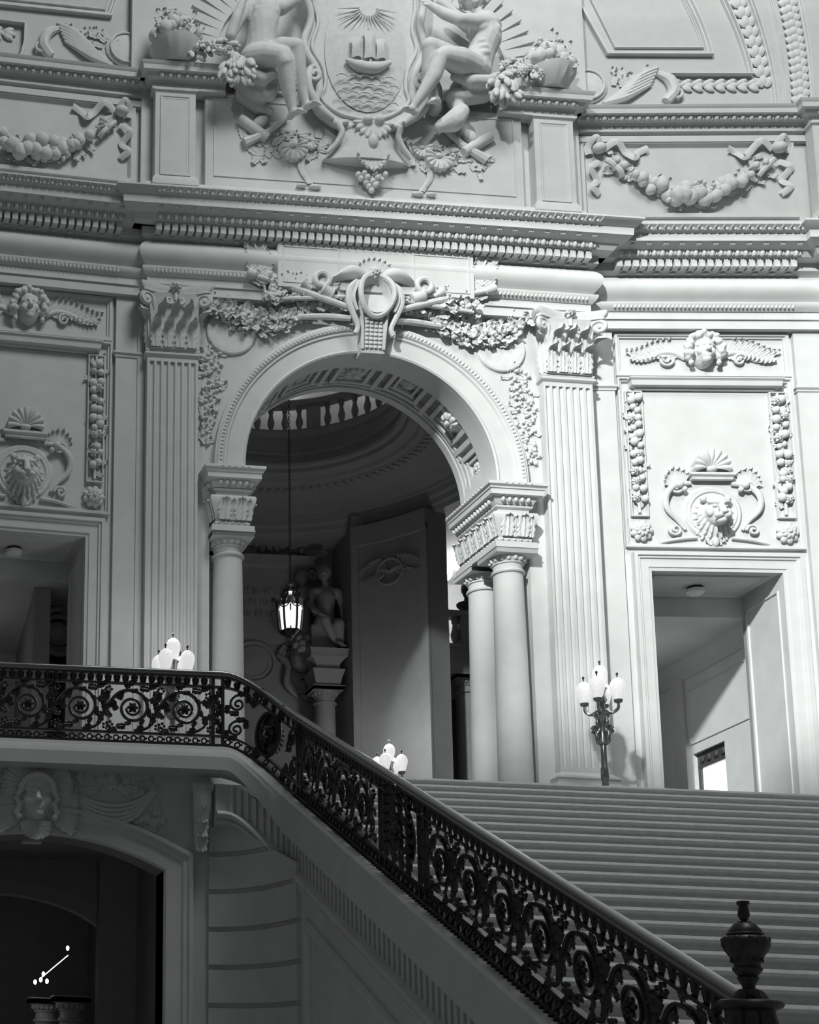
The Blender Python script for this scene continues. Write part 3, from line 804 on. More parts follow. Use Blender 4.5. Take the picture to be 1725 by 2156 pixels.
def torus_ring(mb, r, tr, c, seg=40, flat=1.0):
    return mb.tube([(c[0] + r * cos(2 * pi * i / seg), c[1], c[2] + r * sin(2 * pi * i / seg)) for i in range(seg)], tr, 8, closed=True, flat=flat)
for s, nm in ((-1, 'left'), (1, 'right')):
    m = MB(); c = (s * 2.45, 0.10, 9.31)
    torus_ring(m, 0.41, 0.035, c); torus_ring(m, 0.33, 0.02, c)
    m.lathe([(0.0, 0.02), (0.32, 0.02), (0.40, 0.03), (0.44, 0.02), (0.45, -0.03)], 40, T(*c) @ RX(pi / 2))
    tag(mk('round_medallion', m, 'carved', None, MC, 40), 'blank round stone medallion in the %s spandrel of the arch' % nm, 'medallion')
    # leafy garland slung from medallion to keystone
    m = MB(); path = bez((s * 2.85, 9.80), (s * 1.85, 9.15), (s * 0.85, 10.05), 40)
    for i, (x, z) in enumerate(path):
        th = 0.13 + 0.08 * sin(pi * i / 40)
        for q in range(7):
            dx, dz = rnd.uniform(-0.06, 0.06), rnd.uniform(-th, th)
            lift = 0.10 * (1 - (dz / th) ** 2) + 0.03
            if q < 3: m.ell((x + dx, 0.10 - lift, z + dz), (rnd.uniform(0.035, 0.06), 0.05, rnd.uniform(0.035, 0.055)), None, 7, 5)
            else: leaf(m, rnd.uniform(0.05, 0.075), rnd.uniform(0.14, 0.2), 0.4, T(x + dx, 0.10 - lift, z + dz) @ RY(rnd.uniform(-3, 3)) @ RX(rnd.uniform(0, 0.4)), 3)
    tag(mk('leaf_garland', m, 'carved', None, MC, 60), 'thick carved garland of leaves in the %s spandrel beside the keystone' % nm, 'garland')
    # bundle of arms, scrolls and laurel beside the keystone
    t = thing('trophy_relief', 'carved trophy of torches, drums and laurel %s of the keystone' % nm, 'relief', MC @ T(0, -0.16, 0))
    m = MB()
    m.tube([(s * 0.45, -0.10, 9.72), (s * 1.35, -0.02, 10.05), (s * 2.10, -0.02, 10.26)], [0.05, 0.065, 0.04], 10)
    m.lathe([(0.03, 0), (0.07, 0.03), (0.10, 0.16), (0.09, 0.2), (0.02, 0.2)], 12, T(s * 2.05, -0.02, 10.25) @ RY(s * 1.25))
    mk('torch', m, 'carved', t)
    m = MB()
    m.tube([(s * 0.42, -0.06, 9.95), (s * 1.1, -0.02, 9.90), (s * 1.85, 0.0, 9.84)], [0.035, 0.045, 0.03], 8)
    m.tube([(s * 0.40, -0.08, 9.52), (s * 0.8, 0.08, 9.62), (s * 1.3, 0.12, 9.60)], [0.05, 0.06, 0.05], 8)
    mk('staff', m, 'carved', t)
    m = MB()
    m.lathe([(0.0, 0), (0.13, 0), (0.17, 0.02), (0.15, 0.1), (0.18, 0.30), (0.15, 0.34), (0.12, 0.30), (0, 0.28)], 20, T(s * 0.72, -0.02, 9.98) @ RY(s * 1.2) @ RX(0.2) @ SC(0.72))
    mk('drum', m, 'carved', t)
    m = MB(); torus_ring(m, 0.13, 0.05, (s * 0.92, -0.12, 10.22), 18)
    m.lathe([(0.05, 0), (0.06, 0.1), (0.11, 0.22), (0.12, 0.24), (0.05, 0.2)], 14, T(s * 1.10, -0.06, 10.05) @ RY(s * 1.0) @ SC(0.8))
    mk('horn', m, 'carved', t)
    m = MB()
    for i in range(60):
        x = s * rnd.uniform(0.45, 1.95); z = 9.66 + 0.42 * rnd.random() + 0.10 * abs(x)
        leaf(m, rnd.uniform(0.05, 0.08), rnd.uniform(0.16, 0.26), 0.35, T(x, 0.0 + 0.1 * (z < 9.85), z) @ RY(rnd.uniform(-2.6, 2.6)) @ RX(rnd.uniform(0, 0.4)), 4)
        m.ell((x + 0.06, -0.02 + 0.1 * (z < 9.85), z + 0.05), rnd.uniform(0.03, 0.055), None, 7, 5)
    mk('laurel', m, 'carved', t, None, 60)
    # palm spray crossing frieze and architrave
    m = MB()
    for i in range(11):
        z = 10.12 + 0.085 * i
        for q in (-1, 1):
            leaf(m, 0.06, 0.34, 0.25, T(s * 1.98 + 0.02 * i * s, -0.14 - 0.05 * sin(i / 3), z) @ RY(q * (1.0 - 0.05 * i)), 3)
    m.tube([(s * 1.9, -0.12, 10.0), (s * 2.0, -0.18, 10.6), (s * 2.2, -0.18, 11.05)], 0.025, 6)
    tag(mk('palm_spray', m, 'carved', None, MC, 60), 'carved palm spray crossing the frieze at the %s end of the tablet' % nm, 'relief')
    # foliage strip falling beside the arch
    m = MB()
    for i in range(60):
        f = i / 59; z = 8.9 - 1.75 * f
        hw = 0.20 - 0.05 * f
        x = s * (2.80 + 0.06 * f) + rnd.uniform(-hw, hw)
        if (x * x + (z - SPR) ** 2) < (RE + 0.1) ** 2: x = s * (sqrt(max(0, (RE + 0.12) ** 2 - (z - SPR) ** 2)))
        leaf(m, rnd.uniform(0.05, 0.08), rnd.uniform(0.13, 0.22), 0.4, T(x, 0.11, z) @ RY(rnd.uniform(-2.4, 2.4)), 3)
        m.ell((x, 0.09, z), (0.04, 0.04, 0.035), None, 6, 5)
    tag(mk('foliage_drop', m, 'carved', None, MC, 60), 'carved foliage drop between the %s pilaster and the arch' % nm, 'relief')
# ================================================================== SIDE BAY CARVING
def face(mb, M, s=1.0):
    # front-facing human face, looking to -y, head height about 1*s
    E_ = lambda c, r, rot=None: mb.ell(tuple(q * s for q in c), tuple(q * s for q in r), M, 14, 10, rot)
    E_((0, 0.05, 0), (0.33, 0.34, 0.46))
    E_((0, -0.12, 0.20), (0.26, 0.16, 0.20))
    E_((0, -0.20, -0.30), (0.13, 0.12, 0.12))
    E_((0, -0.17, -0.12), (0.20, 0.15, 0.22))
    mb.cap(Vector((0, -0.27, 0.13)) * s, 0.035 * s, Vector((0, -0.38, -0.05)) * s, 0.06 * s, M)
    for q in (-1, 1):
        E_((q * 0.05, -0.34, -0.06), (0.04, 0.04, 0.035))
        E_((q * 0.17, -0.21, -0.06), (0.09, 0.08, 0.11))
        mb.cap(Vector((q * 0.05, -0.285, 0.15)) * s, 0.032 * s, Vector((q * 0.23, -0.20, 0.14)) * s, 0.03 * s, M)
        E_((q * 0.125, -0.225, 0.075), (0.065, 0.05, 0.035))
        E_((q * 0.34, 0.05, 0.0), (0.05, 0.09, 0.12))
    mb.cap(Vector((-0.08, -0.30, -0.165)) * s, 0.022 * s, Vector((0.08, -0.30, -0.165)) * s, 0.022 * s, M)
    mb.cap(Vector((-0.06, -0.295, -0.215)) * s, 0.028 * s, Vector((0.06, -0.295, -0.215)) * s, 0.028 * s, M)
    return mb
def lion_mesh():
    m = MB()
    for ring, (r, n, d, q0) in enumerate(((0.33, 20, 0.02, 0.075), (0.27, 18, 0.07, 0.07), (0.22, 16, 0.11, 0.055))):
        for i in range(n):
            a = 2 * pi * (i + 0.5 * (ring % 2)) / n
            c = Vector((r * cos(a) * 0.92, -d, r * sin(a) * 1.12 - 0.03))
            tip = Vector((1.18 * c.x, -d + 0.03, 1.18 * c.z - 0.04))
            m.cap(c * 0.82, q0 * 0.6, tip, q0 * 0.33, None, 8)
    m.ell((0, -0.13, 0.02), (0.20, 0.14, 0.25), None, 16, 12)
    m.ell((0, -0.21, 0.15), (0.15, 0.08, 0.09), None, 14, 9)
    m.cap((0, -0.27, 0.12), 0.05, (0, -0.36, -0.05), 0.062)
    m.ell((0, -0.40, -0.07), (0.065, 0.035, 0.04), None, 12, 8)
    m.ell((0, -0.28, -0.20), (0.085, 0.08, 0.055), None, 12, 8)
    for q in (-1, 1):
        m.ell((q * 0.07, -0.34, -0.125), (0.075, 0.065, 0.055), None, 12, 8)
        m.cap((q * 0.05, -0.295, 0.13), 0.035, (q * 0.16, -0.22, 0.17), 0.032)
        m.ell((q * 0.095, -0.262, 0.075), (0.04, 0.03, 0.024), None, 10, 7)
        m.ell((q * 0.15, -0.21, -0.02), (0.06, 0.06, 0.08), None, 10, 8)
        m.ell((q * 0.21, -0.12, 0.27), (0.06, 0.05, 0.065), None, 10, 8)
    return sculpt(m, 0.0105, 1)
LION = lion_mesh()
def shell_mesh(r=0.31, n=9):
    # scallop: a fan of rounded ribs with a scalloped rim
    m = MB(); front, back = [], []
    K = n * 6
    for i in range(9):
        f = 0.08 + 0.92 * i / 8
        row, rb = [], []
        for j in range(K + 1):
            a = -0.30 + (pi + 0.60) * j / K
            rib_ = abs(sin(pi * n * j / K))
            rr = r * f * (1 + (0.09 * rib_ - 0.05) * f)
            y = -0.05 - 0.09 * sin(f * 2.2) - 0.05 * f * rib_
            row.append((rr * cos(a), y, rr * sin(a))); rb.append((rr * cos(a), 0.03, rr * sin(a)))
        front.append(row); back.append(rb)
    m.grid(front); m.grid([front[-1], back[-1]])
    m.ell((0, -0.08, -0.03), (0.10, 0.07, 0.06), None, 12, 8)
    return m.mesh('shell', 50)
SHELL = shell_mesh()
hd = MB(); face(hd, I4, 0.62)
for i in range(34):
    a = pi * (-0.15 + 1.3 * i / 33)
    rr = 0.27 + 0.05 * (i % 2)
    hd.ell((rr * cos(a), -0.06 - 0.05 * (i % 3) * 0.6, rr * sin(a) + 0.03), rnd.uniform(0.05, 0.07), None, 8, 6)
for q in (-1, 1):
    for j in range(4):
        hd.ell((q * (0.27 - 0.01 * j), -0.06, 0.05 - 0.09 * j), 0.05, None, 8, 6)
HEAD = sculpt(hd, 0.014, 2)
rf = MB(); rosette(rf, 0.21, 0.10, 9, I4)
ROSE = rf.mesh('rosette', 60)

def scroll_leaf(mb, s, x0, z0, size, M=None):
    # big acanthus scroll sweeping away from (x0,z0) in direction s
    base = [(x0 + s * size * a, 0.0, z0 + size * b) for a, b in ((0, 0), (0.25, 0.12), (0.55, 0.10), (0.8, -0.05), (1.0, 0.05))]
    mb.tube(base, [0.05, 0.055, 0.05, 0.04, 0.015], 7, M, flat=0.8)
    for i in range(9):
        f = i / 8
        x = x0 + s * size * (0.15 + 0.85 * f)
        zz = z0 + size * (0.08 + 0.04 * sin(6 * f))
        leaf(mb, 0.07, 0.36 - 0.1 * f, 0.4, (M or I4) @ T(x, 0.0, zz) @ RY(s * (0.5 + 0.7 * f)), 4)
        leaf(mb, 0.07, 0.30 - 0.1 * f, 0.4, (M or I4) @ T(x, 0.0, zz) @ RY(s * (1.9 + 0.3 * f)), 4)
    mb.tube([(p[0] * 1, p[1] - 0.02, p[2]) for p in spiral(1.6, size * 0.17, 0.03, 24, 0, x0 + s * size * 0.42, z0 - size * 0.05, s)], 0.028, 6, M)
    return mb

def bay_carving(side, M, both):
    # head with acanthus wings in the upper panel
    t = thing('carved_head', 'wreathed head flanked by acanthus scrolls above the ledge, %s bay' % side, 'relief', M @ T(0, 0.05, 9.46), 'carved wreathed heads')
    mk('head', HEAD, 'carved', t)
    for s in (-1, 1):
        m = MB(); scroll_leaf(m, s, s * 0.30, -0.08, 0.82, T(0, 0.04, 0))
        mk('acanthus_scroll', m, 'carved', t, None, 60)
    # lion cartouche
    t = thing('lion_cartouche', 'scrolled cartouche with a lion mask under a scallop shell, %s bay' % side, 'relief', M @ T(0, 0.08, 6.42), 'lion cartouches over the doorways')
    m = MB(); torus_ring(m, 0.40, 0.025, (0, 0.0, 0), 36); torus_ring(m, 0.46, 0.02, (0, 0.01, -0.02), 36)
    m.lathe([(0.0, 0.0), (0.38, 0.0), (0.47, 0.01), (0.52, -0.04)], 36, RX(pi / 2))
    mk('shield', m, 'carved', t)
    mk('lion_mask', LION, 'carved', t, T(0, 0.0, -0.06))
    mk('shell', SHELL, 'carved', t, T(0, 0.02, 0.82))
    m = MB().sweep([(-0.32, -0.1), (-0.32, 0.05), (0.32, 0.05), (0.32, -0.1)], [(0, 0.58), (0.03, 0.60), (0.03, 0.64), (0.07, 0.67), (0.07, 0.71), (0, 0.72)])
    mk('ledge', m, 'carved', t)
    for s in (-1, 1):
        m = MB()
        m.tube([(s * 0.35, 0, 0.55), (s * 0.62, -0.03, 0.50), (s * 0.80, -0.05, 0.30), (s * 0.78, -0.03, 0.05), (s * 0.60, 0, -0.15), (s * 0.48, 0, -0.32)], [0.04, 0.05, 0.06, 0.05, 0.04, 0.03], 8, flat=0.7)
        m.tube([(p[0], -0.02, p[2]) for p in spiral(1.4, 0.13, 0.03, 22, 0, s * 0.62, 0.47, s)], 0.03, 6)
        m.tube([(p[0], -0.02, p[2]) for p in spiral(1.4, 0.12, 0.03, 22, pi, s * 0.66, -0.33, -s)], 0.028, 6)
        m.tube([(s * 0.30, 0, -0.47), (s * 0.6, 0, -0.50), (s * 0.95, 0, -0.58)], [0.03, 0.035, 0.01], 6)
        mk('strap_scroll', m, 'carved', t, None, 60)
        m = MB()
        for i in range(7):
            leaf(m, 0.06, 0.42 - 0.03 * abs(i - 3), 0.3, T(s * 0.55, -0.02, 0.45) @ RY(s * (-0.5 + 0.28 * i)), 4)
        m.ell((s * 0.56, -0.06, 0.50), 0.07); m.ell((s * 0.48, -0.05, 0.42), 0.05)
        mk('leaf_spray', m, 'carved', t, None, 60)
    m = MB()
    for i in range(5):
        leaf(m, 0.05, 0.20, 0.3, T(0, 0, -0.46) @ RY(pi + (i - 2) * 0.6), 3)
    m.ell((0, -0.04, -0.56), (0.06, 0.06, 0.09))
    mk('pendant', m, 'carved', t, None, 60)
    for s, nm in both:
        t = thing('fruit_drop', 'hanging string of carved fruit along the %s edge of the %s lion panel' % (nm, side), 'relief', M @ T(s * 1.25, 0.08, 0))
        me = [sculpt(MB().ell((0, 0, 0), (0.075, 0.06, 0.075), None, 10, 8), 0.02, 0), rosette(MB(), 0.09, 0.06, 6).mesh('blossom', 60)]
        z = 8.55
        while z > 6.6:
            for q in (-1, 1):
                mk('fruit' if rnd.random() < 0.7 else 'blossom', me[0] if rnd.random() < 0.7 else me[1], 'carved', t, T(q * rnd.uniform(0.03, 0.08), -0.02 - rnd.random() * 0.05, z + rnd.uniform(-0.05, 0.05)) @ SC(rnd.uniform(0.75, 1.15)))
            z -= 0.17
        m = MB()
        for i in range(26):
            zz = 8.62 - 2.1 * i / 25
            leaf(m, 0.05, 0.17, 0.4, T(rnd.uniform(-0.09, 0.09), 0.0, zz) @ RY(rnd.uniform(-2.5, 2.5)), 3)
        m.tube([(0, 0, 8.7), (0, 0, 6.4)], 0.03, 6)
        mk('leaves', m, 'carved', t, None, 60)
        o = mk('square_rosette', ROSE, 'carved', None, M @ T(s * 1.24, 0.10, 6.06))
        tag(o, 'round stone rosette under the %s fruit string of the %s lion panel' % (nm, side), 'rosette', 'rosettes of the lion panels')
bay_carving('right', MR, ((-1, 'left'), (1, 'right')))
bay_carving('left', ML, ((1, 'right'),))

# ================================================================== ATTIC GARLANDS
fr_me = [MB().ell((0, 0, 0), (0.115, 0.10, 0.12), None, 14, 10).mesh('fruit'), None, None]
g = MB()
for i in range(8):
    a = 2 * pi * i / 8
    g.ell((0.045 * cos(a), 0.045 * sin(a), 0.0), (0.075, 0.075, 0.12), None, 10, 8)
fr_me[1] = sculpt(g, 0.016, 2)
g = MB()
for i in range(16):
    g.ell((rnd.uniform(-0.09, 0.09), rnd.uniform(-0.06, 0.03), rnd.uniform(-0.12, 0.10)), 0.04, None, 8, 6)
fr_me[2] = g.mesh('grape_bunch')
def garland(side, M, label):
    t = thing('fruit_garland', label, 'garland', M, 'attic fruit garlands')
    n = 18
    for i in range(n):
        f = i / (n - 1); x = -1.35 + 2.7 * f
        z = 12.62 + 0.92 * (abs(x) / 1.55) ** 2
        thick = 0.55 + 0.6 * sin(pi * f)
        for q in range(3 if 0.12 < f < 0.88 else 1):
            kd = rnd.choice((0, 0, 1, 1, 2))
            mk(('apple', 'pomegranate', 'grape_bunch')[kd], fr_me[kd], 'carved', t,
               T(x + rnd.uniform(-0.06, 0.06), 0.06 - rnd.uniform(0, 0.12), z + rnd.uniform(-0.12, 0.12) * thick) @ RY(rnd.uniform(-1, 1)) @ SC(rnd.uniform(0.8, 1.1) * thick))
    lv = MB()
    for i in range(70):
        x = rnd.uniform(-1.4, 1.4); z = 12.62 + 0.92 * (abs(x) / 1.55) ** 2 + rnd.uniform(-0.2, 0.2)
        leaf(lv, rnd.uniform(0.05, 0.08), rnd.uniform(0.16, 0.26), 0.4, T(x, 0.11, z) @ RY(rnd.uniform(-3, 3)), 4)
    mk('leaves', lv, 'carved', t, None, 60)
    for s in (-1, 1):
        b = MB().ell((s * 1.62, 0.02, 13.58), (0.13, 0.11, 0.10), None, 12, 8)
        mk('knob', b, 'carved', t)
        w_ = MB()
        for r0, z0 in ((0.0, 13.35), (0.12, 13.22)):
            w_.tube([(s * (1.50 - r0), 0.04, z0), (s * (1.40 - r0), 0.0, z0 - 0.12), (s * (1.34 - r0), 0.06, z0 - 0.2)], 0.05, 7)
        mk('band', w_, 'carved', t)
        rb = MB()
        def ribbon(pts, hw=0.07):
            rows = []
            P = [Vector(p) for p in cr(pts, 7)]
            for i, p in enumerate(P):
                d = (P[min(i + 1, len(P) - 1)] - P[max(i - 1, 0)]); d.normalize()
                nrm = Vector((-d.z, 0, d.x))
                rows.append([tuple(p - nrm * hw), tuple(p + Vector((0, -0.03, 0))), tuple(p + nrm * hw)])
            rb.grid(rows)
        ribbon([(s * 1.55, 0.08, 13.62), (s * 1.68, -0.02, 13.78), (s * 1.80, 0.08, 13.66), (s * 1.78, 0.10, 13.50)])
        ribbon([(s * 1.52, 0.10, 13.60), (s * 1.30, 0.02, 13.72), (s * 1.12, 0.10, 13.55), (s * 0.98, 0.04, 13.40), (s * 0.88, 0.12, 13.55), (s * 0.72, 0.08, 13.62)])
        ribbon([(s * 1.60, 0.10, 13.35), (s * 1.78, 0.02, 13.18), (s * 1.66, 0.12, 12.98), (s * 1.76, 0.04, 12.80), (s * 1.62, 0.12, 12.68)])
        mk('ribbon', rb, 'carved', t, None, 60)
    return t
garland('left', ML, 'heavy carved fruit garland with ribbons at the upper left, darker one')
garland('right', MR, 'heavy carved fruit garland with ribbons at the upper right, brighter one')

# ================================================================== CENTRAL CARTOUCHE
t = thing('ship_cartouche', 'great carved cartouche with a ship on its shield between two seated figures', 'cartouche', MC)
out = [(-0.62, 13.45), (-0.96, 13.75), (-0.88, 14.10), (-0.92, 14.5), (-1.16, 15.0), (-1.02, 15.6), (-1.12, 16.2), (-0.95, 17.0), (0, 17.3), (1.0, 17.0), (1.12, 16.2), (1.04, 15.6), (1.12, 15.1), (0.92, 14.6), (0.86, 14.15), (0.92, 13.8), (0.58, 13.50), (0.3, 13.38), (0, 13.33), (-0.3, 13.36)]
out = ccr(out, 5)
m = MB()
m.add([(x, -0.10, z) for x, z in out] + [(x, 0.12, z) for x, z in out], [tuple(range(len(out)))] + [(i, i + len(out), (i + 1) % len(out) + len(out), (i + 1) % len(out)) for i in range(len(out))])
mk('field', m, 'carved', t)
m = MB()
sm = [Vector((x, -0.14, z)) for x, z in out]
m.tube([tuple(p) for p in sm], 0.075, 8, closed=True)
ctr = Vector((0, -0.14, 15.1))
m.tube([tuple(ctr + (p - ctr) * 0.86 + Vector((0, 0.02, 0))) for p in sm], 0.035, 7, closed=True)
mk('rim', m, 'carved', t, None, 60)
m = MB()      # convex oval shield
rows = []
for i in range(9):
    r = i / 8
    rows.append([(0.76 * r * cos(a) * (1 - 0.08 * sin(a)), -0.12 - 0.16 * (1 - r * r), 15.05 + 1.32 * r * sin(a)) for a in [2 * pi * j / 28 for j in range(28)]])
m.grid(rows[1:], closed_u=True); 
m.add([(0, -0.28, 15.05)] + rows[1], [(0, 1 + j, 1 + (j + 1) % 28) for j in range(28)])
mk('shield', m, 'carved', t, None, 60)
m = MB()      # ship
m.tube([(-0.42, -0.28, 14.66), (-0.2, -0.31, 14.52), (0.1, -0.31, 14.50), (0.40, -0.28, 14.66)], [0.03, 0.10, 0.11, 0.04], 8)
m.tube([(0.02, -0.32, 14.55), (0.02, -0.30, 15.35)], 0.02, 6)
for x, h in ((-0.22, 0.42), (0.02, 0.55), (0.24, 0.40)):
    rows = [[(x - 0.12 + 0.10 * v * v, -0.32 - 0.06 * sin(pi * u), 14.68 + h * u + 0.0 * v), (x, -0.37 - 0.05 * sin(pi * u), 14.68 + h * u), (x + 0.10, -0.32, 14.68 + h * u)] for u in [i / 5 for i in range(6)] for v in (0.0,)]
    m.grid(rows)
mk('ship', m, 'carved', t, None, 60)
m = MB()      # waves
for r_ in range(4):
    for i in range(5):
        x0 = -0.5 + 0.22 * i + 0.08 * (r_ % 2)
        m.tube([(x0 + 0.10 * cos(a), -0.27 + 0.02 * r_, 14.32 - 0.16 * r_ + 0.05 * sin(a)) for a in [pi * k / 6 for k in range(7)]], 0.014, 5)
mk('waves', m, 'carved', t)
m = MB()      # sun rays
for i in range(15):
    a = pi * (0.0 + i / 14) - pi
    m.tube([(0.16 * cos(a), -0.29, 15.75 + 0.16 * sin(a)), (0.55 * cos(a), -0.24, 15.75 + 0.62 * sin(a))], [0.02, 0.006], 5)
mk('sun_rays', m, 'carved', t)
for s in (-1, 1):
    m = MB()
    m.tube([(s * 0.95, -0.12, 14.55), (s * 1.08, -0.2, 14.42), (s * 1.12, -0.24, 14.1), (s * 1.02, -0.24, 13.8), (s * 0.86, -0.22, 13.62), (s * 0.66, -0.2, 13.48)], [0.05, 0.07, 0.08, 0.09, 0.08, 0.06], 8)
    m.tube([(p[0], -0.2, p[2]) for p in spiral(1.3, 0.17, 0.05, 22, pi / 2, s * 0.98, 14.36, -s)], 0.05, 7)
    m.tube([(s * 0.40, -0.22, 13.42), (s * 0.56, -0.26, 13.34), (s * 0.52, -0.28, 13.15), (s * 0.62, -0.24, 12.95), (s * 0.78, -0.2, 12.78)], [0.05, 0.06, 0.055, 0.05, 0.04], 7)
    mk('strap_scroll', m, 'carved', t, None, 60)
m = MB()      # apron below the shield: flaring bell with stepped foot
for (h0, z0, h1, z1) in ((0.50, 13.35, 0.64, 12.98), (0.64, 12.98, 0.70, 12.90), (0.70, 12.90, 0.76, 12.82), (0.76, 12.82, 0.80, 12.74)):
    rows = []
    for (hw, z) in ((h0, z0), (h1, z1)):
        rows.append([(hw * q, -0.08 - 0.20 * (1 - q * q), z - 0.05 * (1 - q * q)) for q in [-1 + 0.2 * i for i in range(11)]])
    m.grid(rows)
    m.grid([rows[1], [(x, 0.0, z) for x, y, z in rows[1]]])
mk('apron', m, 'carved', t)
m = MB()      # mask-like shell on the apron
for i in range(9):
    a = pi * (1.06 + 0.88 * i / 8)
    m.cap((0.06, -0.24, 13.42), 0.05, (0.06 + 0.34 * cos(a), -0.27, 13.46 + 0.36 * sin(a)), 0.045)
m.ell((-0.06, -0.32, 13.42), (0.10, 0.09, 0.08)); m.ell((0.16, -0.32, 13.43), (0.09, 0.09, 0.08))
mk('apron_shell', sculpt(m, 0.018, 2), 'carved', t)
m = MB()
for i in range(9):
    a = -1.2 + 2.4 * i / 8
    leaf(m, 0.10, 0.48 - 0.12 * abs(a), 0.35, T(0.05, -0.22, 12.86) @ RY(pi + a), 5)
m.ell((0.05, -0.26, 13.02), (0.10, 0.1, 0.14))
mk('pendant_leaves', m, 'carved', t, None, 60)
m = MB()
for r_ in range(5):
    for i in range(5 - r_ + (r_ < 2)):
        m.ell((0.05 + (i - (4 - r_ + (r_ < 2)) / 2) * 0.095, -0.16 - 0.05 * (i % 2), 12.42 - 0.075 * r_), 0.055, None, 9, 7)
mk('grapes', m, 'carved', t)

# ================================================================== SEATED STONE FIGURES
def figure(name, label, build, M):
    b = MB(); build(b)
    return tag(mk(name, sculpt(b, 0.018, 4, 0.5), 'carved', None, M), label, 'statue', 'seated stone figures')
def P3(u, wv, z): return Vector((u, -wv, z))
def limb(b, *pr):
    b.chain([(P3(*p[:3]), p[3] * 1.08) for p in pr], None, 14)
def hand(b, p, d, side, s=1.0, curl=0.5):
    # palm at p pointing along d, five fingers of unequal length bent at the knuckles
    d = Vector(d).normalized(); sd = Vector(side).normalized(); n = d.cross(sd)
    b.cap(p, 0.06 * s, p + d * 0.09 * s, 0.062 * s)
    for i, L in enumerate((0.10, 0.12, 0.115, 0.09)):
        q = p + d * 0.11 * s + sd * (0.032 * (i - 1.5)) * s
        e = q + (d * (1 - 0.3 * curl) + n * 0.5 * curl) * (L * 0.55 * s)
        g_ = e + (d * (1 - curl) + n * curl) * (L * 0.5 * s)
        b.cap(q, 0.021 * s, e, 0.019 * s); b.cap(e, 0.019 * s, g_, 0.015 * s)
    q = p + sd * -0.06 * s + d * 0.02 * s
    e = q + (d * 0.6 - sd * 0.6) * 0.08 * s
    b.cap(q, 0.026 * s, e, 0.022 * s); b.cap(e, 0.022 * s, e + (d * 0.9 + n * 0.2) * 0.06 * s, 0.018 * s)
def foot(b, an, toe, s=1.0):
    a, t_ = Vector(an), Vector(toe)
    d = (t_ - a).normalized()
    b.cap(a, 0.075 * s, a + (t_ - a) * 0.7, 0.06 * s)
    heel = a - d * 0.06 * s + Vector((0, 0, -0.05 * s))
    b.ell(tuple(heel), 0.07 * s)
    sd = d.cross(Vector((0, 0, 1))); sd = sd.normalized() if sd.length > 0.1 else Vector((1, 0, 0))
    for i in range(5):
        q = a + (t_ - a) * 0.75 + sd * (i - 2) * 0.033 * s
        b.cap(q, 0.028 * s, q + d * (0.085 - 0.010 * abs(i - 0.5)) * s + Vector((0, 0, -0.02 * s)), 0.02 * s)
def hair(b, c, s=1.0):
    for i in range(44):
        a, e_ = i * 2.4, -0.25 + 1.75 * (i / 44)
        p = Vector((cos(a) * cos(e_), sin(a) * cos(e_), sin(e_))) * 0.2 * s
        if p.y < -0.10 * s and p.z < 0.09 * s: continue
        b.ell(tuple(Vector(c) + p), 0.062 * s, None, 8, 6)
def fig_left(b):
    # torso upright, knees to the right front, right elbow low at the left, hand raised to the neck
    limb(b, (-2.06, 0.34, 14.58, 0.27), (-2.04, 0.42, 14.85, 0.245), (-2.02, 0.46, 15.10, 0.26), (-2.00, 0.46, 15.34, 0.27), (-1.98, 0.44, 15.52, 0.17))
    b.ell(tuple(P3(-2.08, 0.36, 14.50)), (0.34, 0.27, 0.22)); b.ell(tuple(P3(-2.13, 0.62, 15.25)), (0.11, 0.09, 0.10)); b.ell(tuple(P3(-1.88, 0.62, 15.25)), (0.11, 0.09, 0.10))
    limb(b, (-2.28, 0.46, 15.44, 0.14), (-1.72, 0.46, 15.48, 0.14))
    limb(b, (-1.98, 0.46, 15.5, 0.095), (-1.96, 0.5, 15.75, 0.085))
    face(b, T(-1.95, -0.52, 15.98) @ RZ(0.25) , 0.48)
    b.ell(tuple(P3(-1.95, 0.42, 16.06)), (0.2, 0.2, 0.22)); hair(b, P3(-1.95, 0.44, 16.04), 1.1)
    limb(b, (-2.32, 0.48, 15.42, 0.125), (-2.52, 0.52, 15.05, 0.11), (-2.64, 0.55, 14.74, 0.095))
    limb(b, (-2.64, 0.55, 14.74, 0.095), (-2.56, 0.64, 15.05, 0.085), (-2.44, 0.68, 15.38, 0.06))
    hand(b, P3(-2.43, 0.68, 15.42), (0.35, 0, 0.95), (0.8, -0.3, -0.3), 0.95)
    limb(b, (-1.68, 0.46, 15.46, 0.12), (-1.45, 0.5, 15.6, 0.10), (-1.25, 0.45, 15.9, 0.085), (-1.15, 0.35, 16.25, 0.06))
    hand(b, P3(-1.14, 0.33, 16.28), (0.2, 0.2, 0.95), (0.9, 0.1, -0.2), 0.95)
    limb(b, (-2.20, 0.42, 14.44, 0.21), (-2.0, 0.62, 14.34, 0.20), (-1.78, 0.80, 14.18, 0.155), (-1.74, 0.82, 14.05, 0.14))
    limb(b, (-1.74, 0.82, 14.08, 0.135), (-1.66, 0.70, 13.78, 0.13), (-1.58, 0.62, 13.50, 0.095), (-1.52, 0.58, 13.28, 0.068))
    foot(b, P3(-1.52, 0.58, 13.24), P3(-1.40, 0.78, 13.16))
    limb(b, (-1.92, 0.42, 14.48, 0.20), (-1.76, 0.66, 14.46, 0.18), (-1.54, 0.84, 14.36, 0.14))
    limb(b, (-1.52, 0.84, 14.34, 0.13), (-1.46, 0.74, 14.0, 0.125), (-1.38, 0.66, 13.68, 0.09), (-1.30, 0.62, 13.42, 0.066))
    foot(b, P3(-1.29, 0.62, 13.37), P3(-1.14, 0.80, 13.32))
